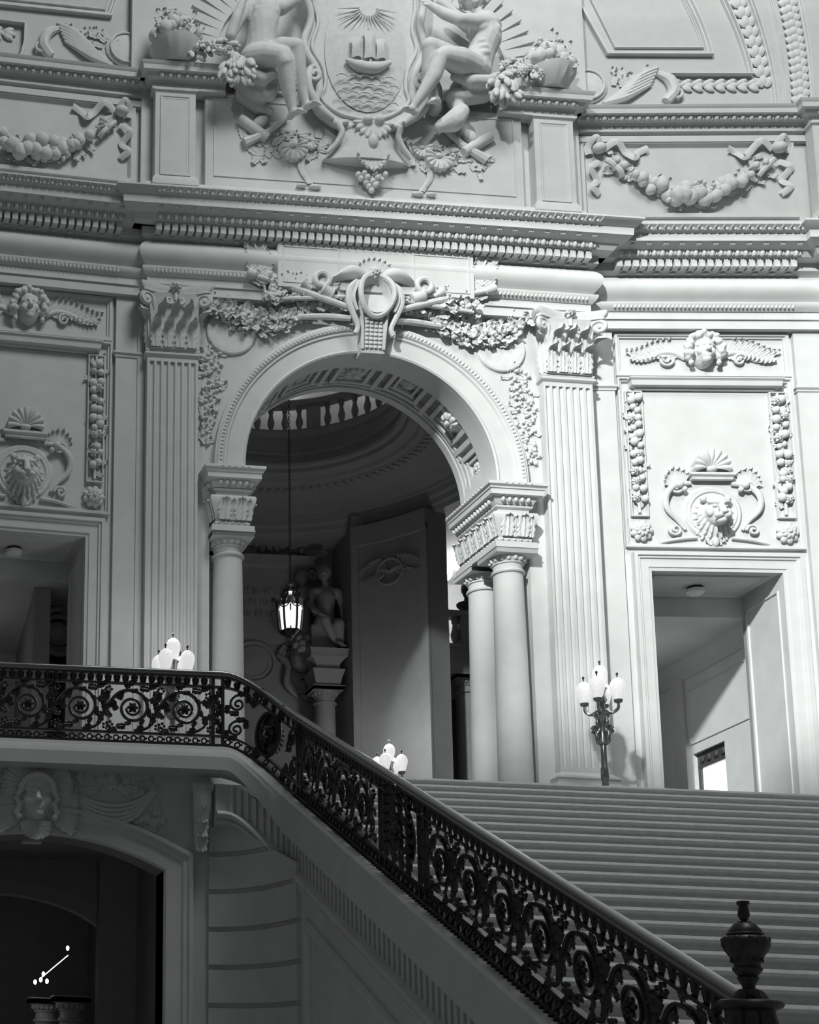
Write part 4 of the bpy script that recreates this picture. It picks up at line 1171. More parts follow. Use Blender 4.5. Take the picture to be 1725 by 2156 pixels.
def fig_right(b):
    # twisting to the left, arm stretched to the cartouche, near leg reaching down to the left
    limb(b, (1.95, 0.36, 14.62, 0.27), (2.05, 0.42, 14.90, 0.235), (2.12, 0.46, 15.14, 0.26), (2.08, 0.48, 15.38, 0.25))
    b.ell(tuple(P3(1.90, 0.40, 14.52)), (0.33, 0.28, 0.24))
    limb(b, (2.22, 0.50, 15.36, 0.16), (1.92, 0.40, 15.50, 0.15))
    limb(b, (2.04, 0.48, 15.48, 0.10), (1.96, 0.5, 15.66, 0.09))
    face(b, T(1.90, -0.54, 15.90) @ RZ(-0.35), 0.48)
    b.ell(tuple(P3(1.92, 0.46, 15.98)), (0.2, 0.2, 0.22)); hair(b, P3(1.92, 0.48, 15.96), 1.1)
    b.ell(tuple(P3(1.98, 0.68, 15.22)), (0.14, 0.07, 0.10)); b.ell(tuple(P3(2.2, 0.66, 15.2)), (0.12, 0.08, 0.10))
    for k in range(3): b.ell(tuple(P3(2.0, 0.62, 14.95 - 0.12 * k)), (0.11, 0.07, 0.06))
    limb(b, (2.18, 0.58, 15.36, 0.14), (1.85, 0.68, 15.30, 0.12), (1.52, 0.72, 15.28, 0.10))
    limb(b, (1.52, 0.72, 15.28, 0.10), (1.30, 0.62, 15.46, 0.09), (1.10, 0.5, 15.72, 0.062))
    hand(b, P3(1.08, 0.48, 15.75), (-0.5, 0.2, 0.8), (0.6, 0.2, 0.5), 0.95)
    limb(b, (1.90, 0.34, 15.48, 0.12), (1.68, 0.28, 15.72, 0.10), (1.36, 0.3, 15.98, 0.07))
    limb(b, (1.86, 0.46, 14.52, 0.22), (1.50, 0.68, 14.48, 0.20), (1.18, 0.80, 14.44, 0.155), (1.10, 0.80, 14.40, 0.145))
    limb(b, (1.10, 0.80, 14.40, 0.14), (1.00, 0.72, 14.08, 0.135), (0.84, 0.62, 13.80, 0.10), (0.70, 0.54, 13.58, 0.07))
    foot(b, P3(0.68, 0.53, 13.53), P3(0.46, 0.62, 13.46))
    limb(b, (1.80, 0.34, 14.56, 0.19), (1.35, 0.52, 14.70, 0.17), (0.98, 0.66, 14.74, 0.14))
    limb(b, (0.98, 0.66, 14.72, 0.125), (1.00, 0.52, 14.35, 0.115), (1.10, 0.44, 14.0, 0.085), (1.16, 0.42, 13.86, 0.066))
    foot(b, P3(1.17, 0.44, 13.82), P3(0.98, 0.62, 13.66))
figure('seated_figure', 'seated stone nude left of the ship cartouche, elbow lowered and hand at the neck', fig_left, MC)
figure('seated_figure', 'seated stone nude right of the ship cartouche, arm stretched out to it', fig_right, MC)
def drape(pts, label):
    b = MB()
    for row in pts:
        b.chain([(P3(*p[:3]), p[3]) for p in row], None, 10)
    return tag(mk('stone_drapery', sculpt(b, 0.022, 4), 'carved', None, MC), label, 'drapery')
drape([[(-2.45, 0.25, 14.25, 0.14), (-2.25, 0.42, 14.08, 0.13), (-2.0, 0.5, 13.95, 0.10), (-1.86, 0.55, 14.0, 0.07)],
       [(-2.4, 0.15, 14.2, 0.16), (-2.1, 0.25, 13.9, 0.16), (-1.85, 0.3, 13.8, 0.12), (-1.75, 0.3, 13.95, 0.08)],
       [(-2.3, 0.05, 13.95, 0.14), (-2.0, 0.08, 13.70, 0.12), (-1.8, 0.1, 13.62, 0.08)],
       [(-2.45, 0.1, 14.35, 0.2), (-1.9, 0.12, 14.30, 0.22), (-1.5, 0.1, 14.25, 0.16)]], 'folded stone drapery under the left seated figure')
drape([[(2.40, 0.28, 14.50, 0.11), (2.1, 0.42, 14.30, 0.12), (1.8, 0.5, 14.22, 0.12), (1.5, 0.48, 14.30, 0.08)],
       [(2.2, 0.15, 14.25, 0.16), (1.8, 0.25, 14.10, 0.17), (1.5, 0.3, 14.05, 0.12)],
       [(1.55, 0.22, 14.0, 0.10), (1.70, 0.25, 13.75, 0.16), (1.55, 0.28, 13.55, 0.20), (1.32, 0.25, 13.45, 0.12)],
       [(1.25, 0.1, 14.3, 0.18), (1.28, 0.12, 13.9, 0.14)], [(2.3, 0.1, 14.4, 0.2), (1.8, 0.1, 14.35, 0.22)]], 'folded stone drapery under the right seated figure')
# fruit baskets and leaf swags on the attic cornice
def basket(u, label, sw):
    t = thing('fruit_basket', label, 'basket', MC @ T(u, -0.22, 14.34), 'carved fruit baskets')
    m = MB()
    m.lathe([(0.02, 0.0), (0.24, 0.0), (0.30, 0.06), (0.40, 0.18), (0.45, 0.28), (0.47, 0.33), (0.43, 0.36), (0.05, 0.37)], 40, None, ripple=lambda a, z: 1 + 0.04 * sin(14 * a) * (0.05 < z < 0.3), caps=True)
    mk('bowl', m, 'carved', t)
    for i in range(44):
        a = rnd.uniform(-pi, 0.2); r = 0.40 * sqrt(rnd.random()); h = 0.40 + 0.58 * (1 - (r / 0.44) ** 2) * rnd.uniform(0.75, 1)
        kd = rnd.choice((0, 0, 1, 2))
        mk(('apple', 'pomegranate', 'grape_bunch')[kd], fr_me[kd], 'carved', t, T(r * cos(a), r * sin(a) * 0.8, h) @ RY(rnd.uniform(-1, 1)) @ SC(rnd.uniform(0.75, 1.15)))
    lv = MB()
    for i in range(26):
        a = rnd.uniform(-pi, 0); h = rnd.uniform(0.32, 0.95); r = 0.46 * (1.15 - 0.6 * h)
        leaf(lv, 0.06, 0.20, 0.4, T(r * cos(a), -0.02 + 0.8 * r * sin(a), h) @ RY(rnd.uniform(-2.6, 2.6)), 3)
    mk('leaves', lv, 'carved', t, None, 60)
    s = 1 if u < 0 else -1
    t2 = thing('leaf_swag', sw, 'garland', MC, 'leaf swags on the attic cornice')
    lv = MB()
    def petal(x, y, z, ang, L):
        lv.ell((0, 0, -L * 0.5), (L * 0.24, L * 0.16, L * 0.5), T(x, y, z) @ RY(ang) @ RX(rnd.uniform(-0.5, 0.2)), 8, 6)
    for i in range(80):
        f = rnd.random() ** 0.8
        x = u + s * (0.25 + 0.95 * f); z = 14.50 + 0.10 * sin(pi * f) - 0.34 * max(0, f - 0.62) * 2.6
        petal(x + rnd.uniform(-0.05, 0.05), -0.36 - 0.14 * f - rnd.uniform(0, 0.1), z + rnd.uniform(-0.08, 0.12), rnd.uniform(-1.2, 1.2), rnd.uniform(0.14, 0.22))
    for i in range(46):
        px_ = rnd.uniform(-0.24, 0.24)
        petal(u + s * 1.05 + px_, -0.50 - rnd.uniform(0, 0.14), 14.28 - rnd.uniform(0, 0.34), -px_ * 2.2 + rnd.uniform(-0.3, 0.3), rnd.uniform(0.2, 0.28))
    mk('leaves', lv, 'carved', t2, None, 60)
    fl = MB()
    for i in range(8):
        rosette(fl, rnd.uniform(0.08, 0.12), 0.06, 6, T(u + s * (0.3 + 0.1 * i), -0.46 - 0.01 * i, 14.50 + 0.08 * sin(i)))
    mk('blossoms', fl, 'carved', t2, None, 60)
basket(-3.56, 'carved basket heaped with fruit on the left end of the attic cornice', 'carved leaf swag spilling over the cornice beside the left seated figure')
basket(3.40, 'carved basket heaped with fruit on the right end of the attic cornice', 'carved leaf swag spilling over the cornice beside the right seated figure')

# trophies on the attic panel
for s, nm in ((-1, 'left'), (1, 'right')):
    t = thing('attic_trophy', 'low relief of scrolls, shells and ribbons on the attic panel %s of the pendant' % nm, 'relief', MC)
    m = MB(); m.lathe([(0.0, -0.32), (0.09, -0.32), (0.10, -0.28), (0.10, 0.28), (0.09, 0.32), (0, 0.32)], 14, T(s * 2.08, -0.05, 13.28) @ RY(s * 0.95))
    mk('scroll', m, 'carved', t)
    m = MB(); m.tube([(s * 2.25, -0.04, 12.98), (s * 1.85, -0.07, 13.2), (s * 1.45, -0.06, 13.55)], [0.10, 0.06, 0.04], 8)
    mk('horn', m, 'carved', t)
    m = MB(); m.ell((s * 1.95, -0.06, 13.42), (0.17, 0.09, 0.11), None, 14, 9, RY(s * 0.7))
    mk('helmet', m, 'carved', t)
    mk('shell', SHELL, 'carved', t, T(s * 1.35, 0.0, 12.95) @ RY(pi + 0.3 * s) @ SC(0.85))
    mk('shell', SHELL, 'carved', t, T(s * 1.05, 0.0, 13.12) @ RY(pi - 0.2 * s) @ SC(0.6))
    m = MB()
    for i in range(34):
        x = s * rnd.uniform(0.85, 2.3); z = 12.75 + rnd.uniform(0, 0.55)
        leaf(m, rnd.uniform(0.05, 0.09), rnd.uniform(0.16, 0.28), 0.3, T(x, -0.01, z) @ RY(rnd.uniform(-3, 3)), 4)
    mk('leaves', m, 'carved', t, None, 60)
    m = MB()
    m.grid([[(s * (1.1 + 0.10 * sin(4 * f)) - 0.06, -0.03, 12.85 - 0.6 * f), (s * (1.1 + 0.10 * sin(4 * f)), -0.06, 12.85 - 0.6 * f), (s * (1.1 + 0.10 * sin(4 * f)) + 0.06, -0.03, 12.85 - 0.6 * f)] for f in [i / 10 for i in range(11)]])
    m.ell((s * 0.95, -0.04, 12.20), (0.12, 0.05, 0.04)); m.ell((s * 1.2, -0.04, 12.20), (0.10, 0.05, 0.03))
    mk('ribbon', m, 'carved', t, None, 60)
# voussoir rays behind the figures and reliefs above the garland cornices
for s, nm in ((-1, 'left'), (1, 'right')):
    t = thing('radiating_band', 'band of radiating stone blocks behind the %s seated figure' % nm, 'arch', MC)
    for i in range(12):
        a = radians(8 + 7.0 * i)
        c = MB().box(0.02, 0.72, 0.02, 0.14, -0.085, 0.085, T(s * 1.35, 0, 14.9) @ RY(-a if s > 0 else -(pi - a)) @ T(1.35, 0, 0))
        mk('block', c, 'stone', t)
    t = thing('cornucopia_relief', 'reclining low relief of shield, cloth and horn above the %s garland' % nm, 'relief', ML if s < 0 else MR)
    q = 1 if s < 0 else -1
    m = MB(); m.ell((q * 1.75, 0.18, 15.0), (0.42, 0.07, 0.38), None, 20, 10); torus_ring(m, 0.30, 0.02, (q * 1.72, 0.12, 15.0), 24)
    mk('shield', m, 'carved', t)
    m = MB()
    for i in range(6):
        m.tube([(q * (1.45 - 0.05 * i), 0.16, 14.62 + 0.03 * i), (q * (1.05 - 0.06 * i), 0.13, 14.72 + 0.09 * i), (q * (0.55 - 0.03 * i), 0.16, 15.02 + 0.07 * i)], [0.05, 0.07, 0.03], 7)
    mk('cloth', m, 'carved', t)
    m = MB(); m.tube([(q * 0.3, 0.16, 14.65), (q * 0.15, 0.14, 14.85), (q * 0.22, 0.14, 15.1), (q * 0.42, 0.16, 15.25)], [0.09, 0.11, 0.10, 0.05], 8)
    torus_ring(m, 0.09, 0.03, (q * 0.1, 0.12, 14.8), 18)
    mk('helmet', m, 'carved', t)
    m = MB()
    for i in range(16):
        leaf(m, 0.06, 0.24, 0.3, T(q * rnd.uniform(0.6, 1.4), 0.17, 15.1 + rnd.uniform(-0.1, 0.12)) @ RY(rnd.uniform(-2, 2)), 3)
    mk('leaves', m, 'carved', t, None, 60)
# ================================================================== STAIRS, LANDING, BALCONY
D_, H_ = 0.34, 0.15
SL = H_ / D_
st = thing('grand_staircase', 'wide pale stone staircase rising to the landing under the arch', 'staircase')
m = MB()
prof = [(0.40, 0), (-0.018, 0), (-0.040, -0.018), (-0.050, -0.030), (-0.048, -0.042), (-0.030, -0.054), (0.0, -0.060), (0.030, -0.078), (0.034, -0.155), (0.40, -0.155)]
m.grid([[(x, y, z) for y, z in prof] for x in (4.62, 12.8)], caps=True)
sme = m.mesh('step', 22)
for n in range(0, 34):
    mk('step', sme, 'step_stone', st, T(0, -n * D_, -n * H_))
tag(mk('floor_landing', MB().box(-6, 4.4, 0.85, 7.6, -0.28, 0.0).box(4.4, 19, 0.36, 7.6, -0.28, 0.0).box(4.62, 12.8, 0.0, 0.36, -0.4, -0.155), 'floor_stone'), 'stone floor of the landing between stairs and arch', 'floor', kind='structure')
stru('wall_under_stairs', MB().add([(4.64, 0.4, -0.3), (4.64, -11.2, -5.3), (4.64, 0.4, -5.3), (12.8, 0.4, -0.3), (12.8, -11.2, -5.3), (12.8, 0.4, -5.3)], [(0, 1, 2), (3, 5, 4), (0, 3, 4, 1), (0, 2, 5, 3)]), 'stone', None, 'solid body under the staircase', 'wall')

# the railing line: balcony, quarter turn, flight; each point is (x, y, pitch height, blend 0 balcony .. 1 flight)
XB, YB, ZB = 3.86, 0.55, 0.59
XS, YS = 4.54, -0.35
def herm(s):
    h01 = -2 * s ** 3 + 3 * s ** 2; h11 = s ** 3 - s ** 2
    z1 = SL * YS
    return ZB + h01 * (z1 - ZB) + h11 * (-0.55)
def corner_pt(s):
    a = s * pi / 2
    return (XB + (XS - XB) * sin(a), YS + (YB - YS) * cos(a), herm(s), s)
P_BAL = [(-2.0, YB, ZB, 0), (XB, YB, ZB, 0)]
P_COR = [corner_pt(i / 12) for i in range(13)]
P_STA = [(XS, YS - 0.0, SL * YS, 1), (XS, -8.85, SL * -8.85, 1)]
def run3(mb, path, profs, caps=True):
    # profs: list of (offset outwards, dz) or a pair of such lists blended by the 4th value
    n = len(path)
    two = isinstance(profs[0][0], (tuple, list))
    rows = []
    for i in range(n):
        a, b = path[max(i - 1, 0)], path[min(i + 1, n - 1)]
        dx, dy = b[0] - a[0], b[1] - a[1]; L = sqrt(dx * dx + dy * dy) or 1
        nx, ny = dy / L, -dx / L
        p = path[i]
        pf = [((1 - p[3]) * q0[0] + p[3] * q1[0], (1 - p[3]) * q0[1] + p[3] * q1[1]) for q0, q1 in zip(*profs)] if two else profs
        rows.append([(p[0] + nx * o, p[1] + ny * o, p[2] + dz) for o, dz in pf])
    return mb.grid(rows, caps=caps, closed_u=False)
LB = [(-0.15, -0.19), (0.10, -0.19), (0.12, -0.24), (0.13, -0.245), (0.17, -0.30), (0.185, -0.34), (0.20, -0.345), (0.20, -0.51), (0.10, -0.52), (-0.15, -0.54)]
LS = [(-0.15, -0.19), (0.12, -0.19), (0.14, -0.20), (0.145, -0.205), (0.16, -0.22), (0.165, -0.30), (0.165, -0.31), (0.165, -0.66), (0.10, -0.68), (-0.15, -0.70)]
for nm, pth, lb in (('trim_balcony', P_BAL, 'moulded stone edge of the balcony under the level railing'), ('trim_turn', P_COR, 'curved stone edge where balcony turns into the stair string'), ('trim_string', P_STA, 'broad sloping stone string under the stair railing')):
    stru(nm, run3(MB(), pth, (LB, LS)), 'stone', None, lb, 'ledge', 25)
FR = [(-0.15, -0.66), (0.05, -0.66), (0.05, -1.00), (0.10, -1.01), (0.15, -1.03), (0.17, -1.06), (0.15, -1.10), (0.10, -1.115), (0.10, -1.13), (0.12, -1.14), (0.12, -1.18), (-0.15, -1.19)]
fz1 = stru('trim_fluted_turn', run3(MB(), [(3.76, YB, ZB, 0)] + P_COR, FR), 'stone', None, 'fluted stone frieze curving below the balcony end', 'frieze', 25)
fz2 = stru('trim_fluted_string', run3(MB(), P_STA, FR), 'stone', None, 'long sloping fluted frieze below the stair railing', 'frieze', 25)
def rib(w, sl):
    m = MB()
    m.add([(-w / 2, 0, -1.03), (w / 2, 0, -1.03 - sl * w), (w / 2, 0, -0.66 - sl * w), (-w / 2, 0, -0.66), (-w / 2, -0.035, -1.03), (w / 2, -0.035, -1.03 - sl * w), (w / 2, -0.035, -0.66 - sl * w), (-w / 2, -0.035, -0.66)],
          [(4, 5, 6, 7), (0, 4, 7, 3), (1, 2, 6, 5), (3, 7, 6, 2), (0, 1, 5, 4)])
    return m.mesh('flute_rib', smooth=False)
r1 = rib(0.05, 0)
for i in range(9):
    p = corner_pt(0.10 + 0.1 * i); q = corner_pt(0.11 + 0.1 * i)
    mk('flute_rib', r1, 'stone', fz1, T(p[0], p[1], p[2]) @ RZ(atan2(q[1] - p[1], q[0] - p[0])) @ T(0, -0.05, 0))
r2 = rib(0.065, SL)
for i in range(62):
    y = YS - 0.08 - 0.13 * i
    mk('flute_rib', r2, 'stone', fz2, T(XS, y, SL * y) @ RZ(-pi / 2) @ T(0, -0.05, 0))
# stair side wall with its long triangular panel
sw = MB()
yb = -9.4
pts = [(YS - 0.4, SL * (YS - 0.4) - 1.1), (yb, max(-5.2, SL * yb - 1.1)), (yb, -5.3), (YS - 0.4, -5.3)]
sw.add([(4.46, y, z) for y, z in pts] + [(4.64, y, z) for y, z in pts], [(0, 1, 2, 3), (7, 6, 5, 4), (0, 4, 5, 1), (0, 3, 7, 4)])
ws = stru('wall_stair_side', sw, 'stone', None, 'smooth stone side wall of the staircase with a sloping panel', 'wall')
pm = MB()
L0 = [(-1.02, -5.2), (-1.02, SL * -1.02 - 1.44), (-8.6, SL * -8.6 - 1.44)]
pm.wallstrip(L0, [(0, 0.0), (0, 0.03), (0.03, 0.07), (0.08, 0.07), (0.13, 0.03), (0.14, 0.0)], T(4.46, 0, 0) @ RZ(-pi / 2) @ SC(-1, 1, 1))
mk('panel_moulding', pm, 'stone', ws, None, 25)

# rusticated concave corner: one object per course
rc = thing('wall_corner', 'concave rusticated stone corner below the balcony end', 'wall', kind='structure')
def rust(s, off=0.0):
    a = s * pi / 2
    return (3.72 + (0.74 - off) * sin(a), -0.75 + (1.5 - off) * cos(a))
zj = [-0.46] + [-0.94 - 0.472 * i for i in range(10)]
for k in range(10):
    zt, zb_ = zj[k] - 0.032, zj[k + 1] + 0.032
    m = MB(); rows = []
    for i in range(15):
        s = i / 14
        lim = corner_pt(min(1, s * 0.92 + 0.03))[2] - 1.08
        a_, b_ = rust(s, 0.055), rust(s, 0.0)
        t1 = min(zt, lim); t0 = min(zb_, lim - 0.002)
        rows.append([(b_[0], b_[1], t1), (a_[0], a_[1], t1), (a_[0], a_[1], t0), (b_[0], b_[1], t0)])
    m.grid(rows, caps=True)
    mk('stone_course', m, 'stone', rc, None, 25)
m = MB()
m.grid([[(rust(i / 14, 0.0)[0], rust(i / 14, 0.0)[1], min(-0.42, corner_pt(min(1, i / 14 * 0.92 + 0.03))[2] - 1.08)) for i in range(15)], [(rust(i / 14, 0.0)[0], rust(i / 14, 0.0)[1], -5.3) for i in range(15)]])
mk('joint_bed', m, 'stone', rc)

# ---- wall below the balcony with its segmental arch
AX, AH, AZ, AC = 1.53, 1.63, -1.17, -0.77
AR = (AH ** 2 + (AC - AZ) ** 2) / (2 * (AC - AZ)); ACZ = AC - AR
arcp = []
for i in range(21):
    x = -AH + 2 * AH * i / 20
    arcp.append((AX + x, ACZ + sqrt(AR * AR - x * x)))
MW = T(0, 0.75, 0)
w = MB()
w.box(-2.5, AX - AH, 0, 0.5, -5.3, 0.12); w.box(AX + AH, 3.75, 0, 0.5, -5.3, 0.12)
for p, q in zip(arcp, arcp[1:]):
    for y in (0, 0.5):
        w.add([(p[0], y, p[1]), (q[0], y, q[1]), (q[0], y, 0.12), (p[0], y, 0.12)], [(0, 1, 2, 3) if y == 0 else (3, 2, 1, 0)])
    w.add([(p[0], 0, p[1]), (q[0], 0, q[1]), (q[0], 0.5, q[1]), (p[0], 0.5, p[1])], [(3, 2, 1, 0)])
stru('wall_balcony', w, 'stone', MW, 'stone wall under the balcony pierced by a low arch', 'wall')
tr = MB().wallstrip([(AX - AH, -5.3)] + arcp + [(AX + AH, -5.3)], [(0, -0.5), (0, 0.0), (0.03, 0.03), (0.22, 0.03), (0.24, 0.06), (0.29, 0.06), (0.31, 0.09), (0.36, 0.09), (0.37, 0.0)])
stru('trim_low_arch', tr, 'stone', MW, 'moulded stone frame round the low arch under the balcony', 'arch', 25)
# face of a woman with curls and wings over the low arch
t = thing('mask_keystone', 'carved face with curls and leaves over the low arch', 'relief', MW @ T(AX, -0.03, -0.30))
m = MB(); face(m, T(0, 0.0, -0.02), 0.68)
for i in range(22):
    a = pi * (0.02 + 0.96 * i / 21)
    m.ell((0.215 * cos(a), -0.13 - 0.03 * (i % 2), 0.05 + 0.22 * sin(a)), 0.045, None, 8, 6)
for q in (-1, 1):
    for j in range(6):
        m.ell((q * (0.235 + 0.02 * sin(j * 2)), -0.10, 0.03 - 0.06 * j), 0.045, None, 8, 6)
mk('face', sculpt(m, 0.011, 2), 'carved', t)
m = MB()
for i in range(11):
    a = -1.75 + 3.5 * i / 10
    leaf(m, 0.10, 0.36, 0.25, T(0.14 * sin(a), -0.03, 0.14 + 0.05 * cos(a)) @ RY(a), 5)
for q in (-1, 1):
    for i in range(6):
        leaf(m, 0.08, 0.34, 0.3, T(q * 0.24, -0.02, -0.02 - 0.05 * i) @ RY(q * (1.1 + 0.22 * i)), 4)
mk('headdress', m, 'carved', t, None, 60)
m = MB()
for i in range(9):
    leaf(m, 0.08, 0.22, 0.3, T(0, -0.06, -0.36) @ RY(pi + (i - 4) * 0.38), 4)
mk('collar_leaves', m, 'carved', t, None, 60)
t = thing('cloth_swag', 'carved cloth swag and ribbons right of the mask', 'relief', MW)
m = MB()
for i in range(5):
    d = 0.05 * i
    pts_ = cr([(AX + 0.40, -0.02, -0.18 - d * 0.4), (AX + 0.62, -0.04, -0.30 - d * 0.9), (AX + 0.95, -0.05, -0.37 - d * 1.2), (AX + 1.28, -0.05, -0.30 - d * 0.9), (AX + 1.52, -0.02, -0.10 - d * 0.3)], 5)
    m.tube(pts_, [0.012 + 0.022 * sin(pi * (0.1 + 0.8 * k / (len(pts_) - 1))) for k in range(len(pts_))], 6)
mk('cloth', m, 'carved', t)
m = MB()
for i in range(22):
    leaf(m, 0.06, 0.2, 0.3, T(AX + rnd.uniform(0.45, 1.6), -0.01, -0.08 + rnd.uniform(-0.14, 0.14)) @ RY(rnd.uniform(-2, 2)), 3)
for i in range(10):
    leaf(m, 0.06, 0.18, 0.3, T(AX + rnd.uniform(1.3, 1.55), -0.01, -0.62 + rnd.uniform(-0.14, 0.14)) @ RY(rnd.uniform(-2, 2)), 3)
mk('leaves', m, 'carved', t, None, 60)
t = thing('scroll_console', 'narrow leafy scroll console under the balcony end', 'console', MW @ T(3.61, -0.06, 0))
m = MB()
m.tube([(0, -0.06, -0.06), (0, -0.12, -0.14), (0, -0.12, -0.30), (0, -0.07, -0.55), (0, -0.04, -0.80), (0, 0.0, -0.90)], [0.09, 0.12, 0.12, 0.10, 0.085, 0.06], 10, flat=0.8)
mk('body', m, 'carved', t)
m = MB()
for i in range(4):
    leaf(m, 0.09, 0.30, 0.4, T(0, -0.14 + 0.015 * i, -0.12 - 0.18 * i) @ RY(pi), 4)
m.tube([(-0.13, -0.12, -0.1), (0.13, -0.12, -0.1)], 0.06, 8)
mk('leaves', m, 'carved', t, None, 60)

# ================================================================== RAILINGS
def bar(parent, pth, o, dz, hw, hh, name, mt='iron'):
    return mk(name, run3(MB(), pth, [(o - hw, dz - hh), (o + hw, dz - hh), (o + hw, dz + hh), (o - hw, dz + hh), (o - hw, dz - hh)]), mt, parent, None, 30)
HR = [(-0.04, 0.75), (0.04, 0.75), (0.045, 0.765), (0.036, 0.775), (0.048, 0.79), (0.046, 0.806), (0.03, 0.820), (0, 0.826), (-0.03, 0.820), (-0.046, 0.806), (-0.048, 0.79), (-0.036, 0.775), (-0.045, 0.765), (-0.04, 0.75)]
def rail_set(parent, pth):
    mk('handrail', run3(MB(), pth, HR), 'rail_brass', parent, None, 50)
    bar(parent, pth, 0, 0.738, 0.035, 0.012, 'upper_bar')
    bar(parent, pth, 0, 0.612, 0.028, 0.014, 'middle_bar')
    bar(parent, pth, 0, -0.035, 0.028, 0.014, 'lower_bar')
    bar(parent, pth, 0, -0.165, 0.05, 0.022, 'base_bar')
def shear_mesh(m, sl, sx=1.0):
    m.v = [(x * sx, y, z - sl * x * sx) for x, y, z in m.v]
    return m
def scroll_unit(sl=0.0, sx=1.0):
    m = MB()
    sp = []
    for i in range(57):
        f = i / 56
        a = radians(165) - f * 2 * pi * 1.95
        r = 0.285 * (0.075 / 0.285) ** (f ** 0.85)
        sp.append((r * cos(a), 0, r * sin(a)))
    sp = [(-0.45, 0, -0.22), (-0.40, 0, -0.12), (-0.34, 0, 0.0)] + sp
    m.tube(sp, [0.012, 0.018, 0.022] + [0.026 - 0.010 * i / 56 for i in range(57)], 6, flat=1.3)
    m.tube([(0.02, 0, -0.285), (0.14, 0, -0.275), (0.24, 0, -0.22), (0.30, 0, -0.14)], [0.01, 0.02, 0.016, 0.006], 6)
    for a, r, rot, L in ((110, 0.29, 1.0, 0.15), (70, 0.28, 1.7, 0.14), (30, 0.27, 2.4, 0.15), (-15, 0.27, 3.1, 0.14), (-60, 0.27, 3.9, 0.15), (-110, 0.26, 4.7, 0.13), (150, 0.20, 0.4, 0.10), (-170, 0.2, -0.6, 0.10)):
        leaf(m, 0.05, L, 0.25, T(r * cos(radians(a)), -0.01, r * sin(radians(a))) @ RY(rot), 3)
    for x, z in ((0.31, 0.20), (0.33, -0.24), (-0.30, 0.24), (-0.29, -0.22)):
        for k in range(5):
            m.ell((x + 0.035 * cos(k * 1.257), 0, z + 0.035 * sin(k * 1.257)), (0.02, 0.015, 0.02), None, 6, 4)
    for a, r, rot in ((140, 0.235, 0.9), (95, 0.22, 1.4), (45, 0.2, 2.2), (0, 0.2, 2.9), (-45, 0.2, 3.6), (-95, 0.19, 4.4)):
        leaf(m, 0.035, 0.10, 0.3, T(r * cos(radians(a)), -0.015, r * sin(radians(a))) @ RY(rot), 3)
    for x, z, rot in ((0.30, 0.08, 0.4), (0.34, 0.02, 1.2), (-0.33, -0.05, -0.4), (-0.36, -0.12, -1.2), (0.22, 0.27, 1.1), (-0.2, -0.28, -1.9), (0.30, -0.05, 2.2), (-0.30, 0.12, -0.9)):
        leaf(m, 0.05, 0.14, 0.3, T(x, -0.01, z) @ RY(rot), 4)
    return shear_mesh(m, sl, sx).mesh('scroll', 60)
def flower_unit():
    m = MB(); rosette(m, 0.075, 0.045, 6, T(0, -0.02, 0)); return m.mesh('flower', 60)
def leaf_bal(sl=0.0):
    m = MB()
    m.tube([(0, 0, 0.625), (0, 0, 0.66), (0, 0, 0.72)], [0.012, 0.022, 0.03], 6)
    for q in (-1, 1):
        leaf(m, 0.022, 0.10, 0.3, T(q * 0.012, 0, 0.625) @ RY(q * 0.25), 3)
    return m.mesh('leaf_baluster', 60)
def ring_unit(sl=0.0):
    m = MB(); torus_ring(m, 0.032, 0.011, (0, 0, -0.10), 12); m.ell((0.05, 0, -0.10), 0.016, None, 6, 5)
    return m.mesh('ring', 60)
FLW, LBL, RNG = flower_unit(), leaf_bal(), ring_unit()
SCB = scroll_unit(0, 1.0); SCS = scroll_unit(SL, 0.90)

bal = thing('balcony_railing', 'level dark iron scrollwork railing along the balcony at the left', 'railing')
rail_set(bal, P_BAL)
for x in [0.70 + 0.665 * i for i in range(5)]:
    mk('flower', FLW, 'bronze', mk('scroll', SCB, 'iron', bal, T(x + 0.01, YB, ZB + 0.29)))
x = 0.6
while x < 3.68:
    mk('leaf_baluster', LBL, 'iron', bal, T(x, YB, ZB)); mk('ring', RNG, 'iron', bal, T(x, YB, ZB)); x += 0.112
for x in (0.3, 3.735, 3.86):
    mk('post', MB().box(x - 0.02, x + 0.02, YB - 0.02, YB + 0.02, ZB - 0.17, ZB + 0.75), 'iron', bal)
cm = MB()
for i in range(5):
    leaf(cm, 0.05, 0.17, 0.3, T(3.80, YB, ZB + 0.0 + 0.12 * i) @ RY(0.3 * (-1) ** i), 3); cm.ell((3.80, YB - 0.01, ZB + 0.05 + 0.12 * i), (0.025, 0.02, 0.03))
mk('candelabra_strip', cm, 'iron', bal, None, 60)

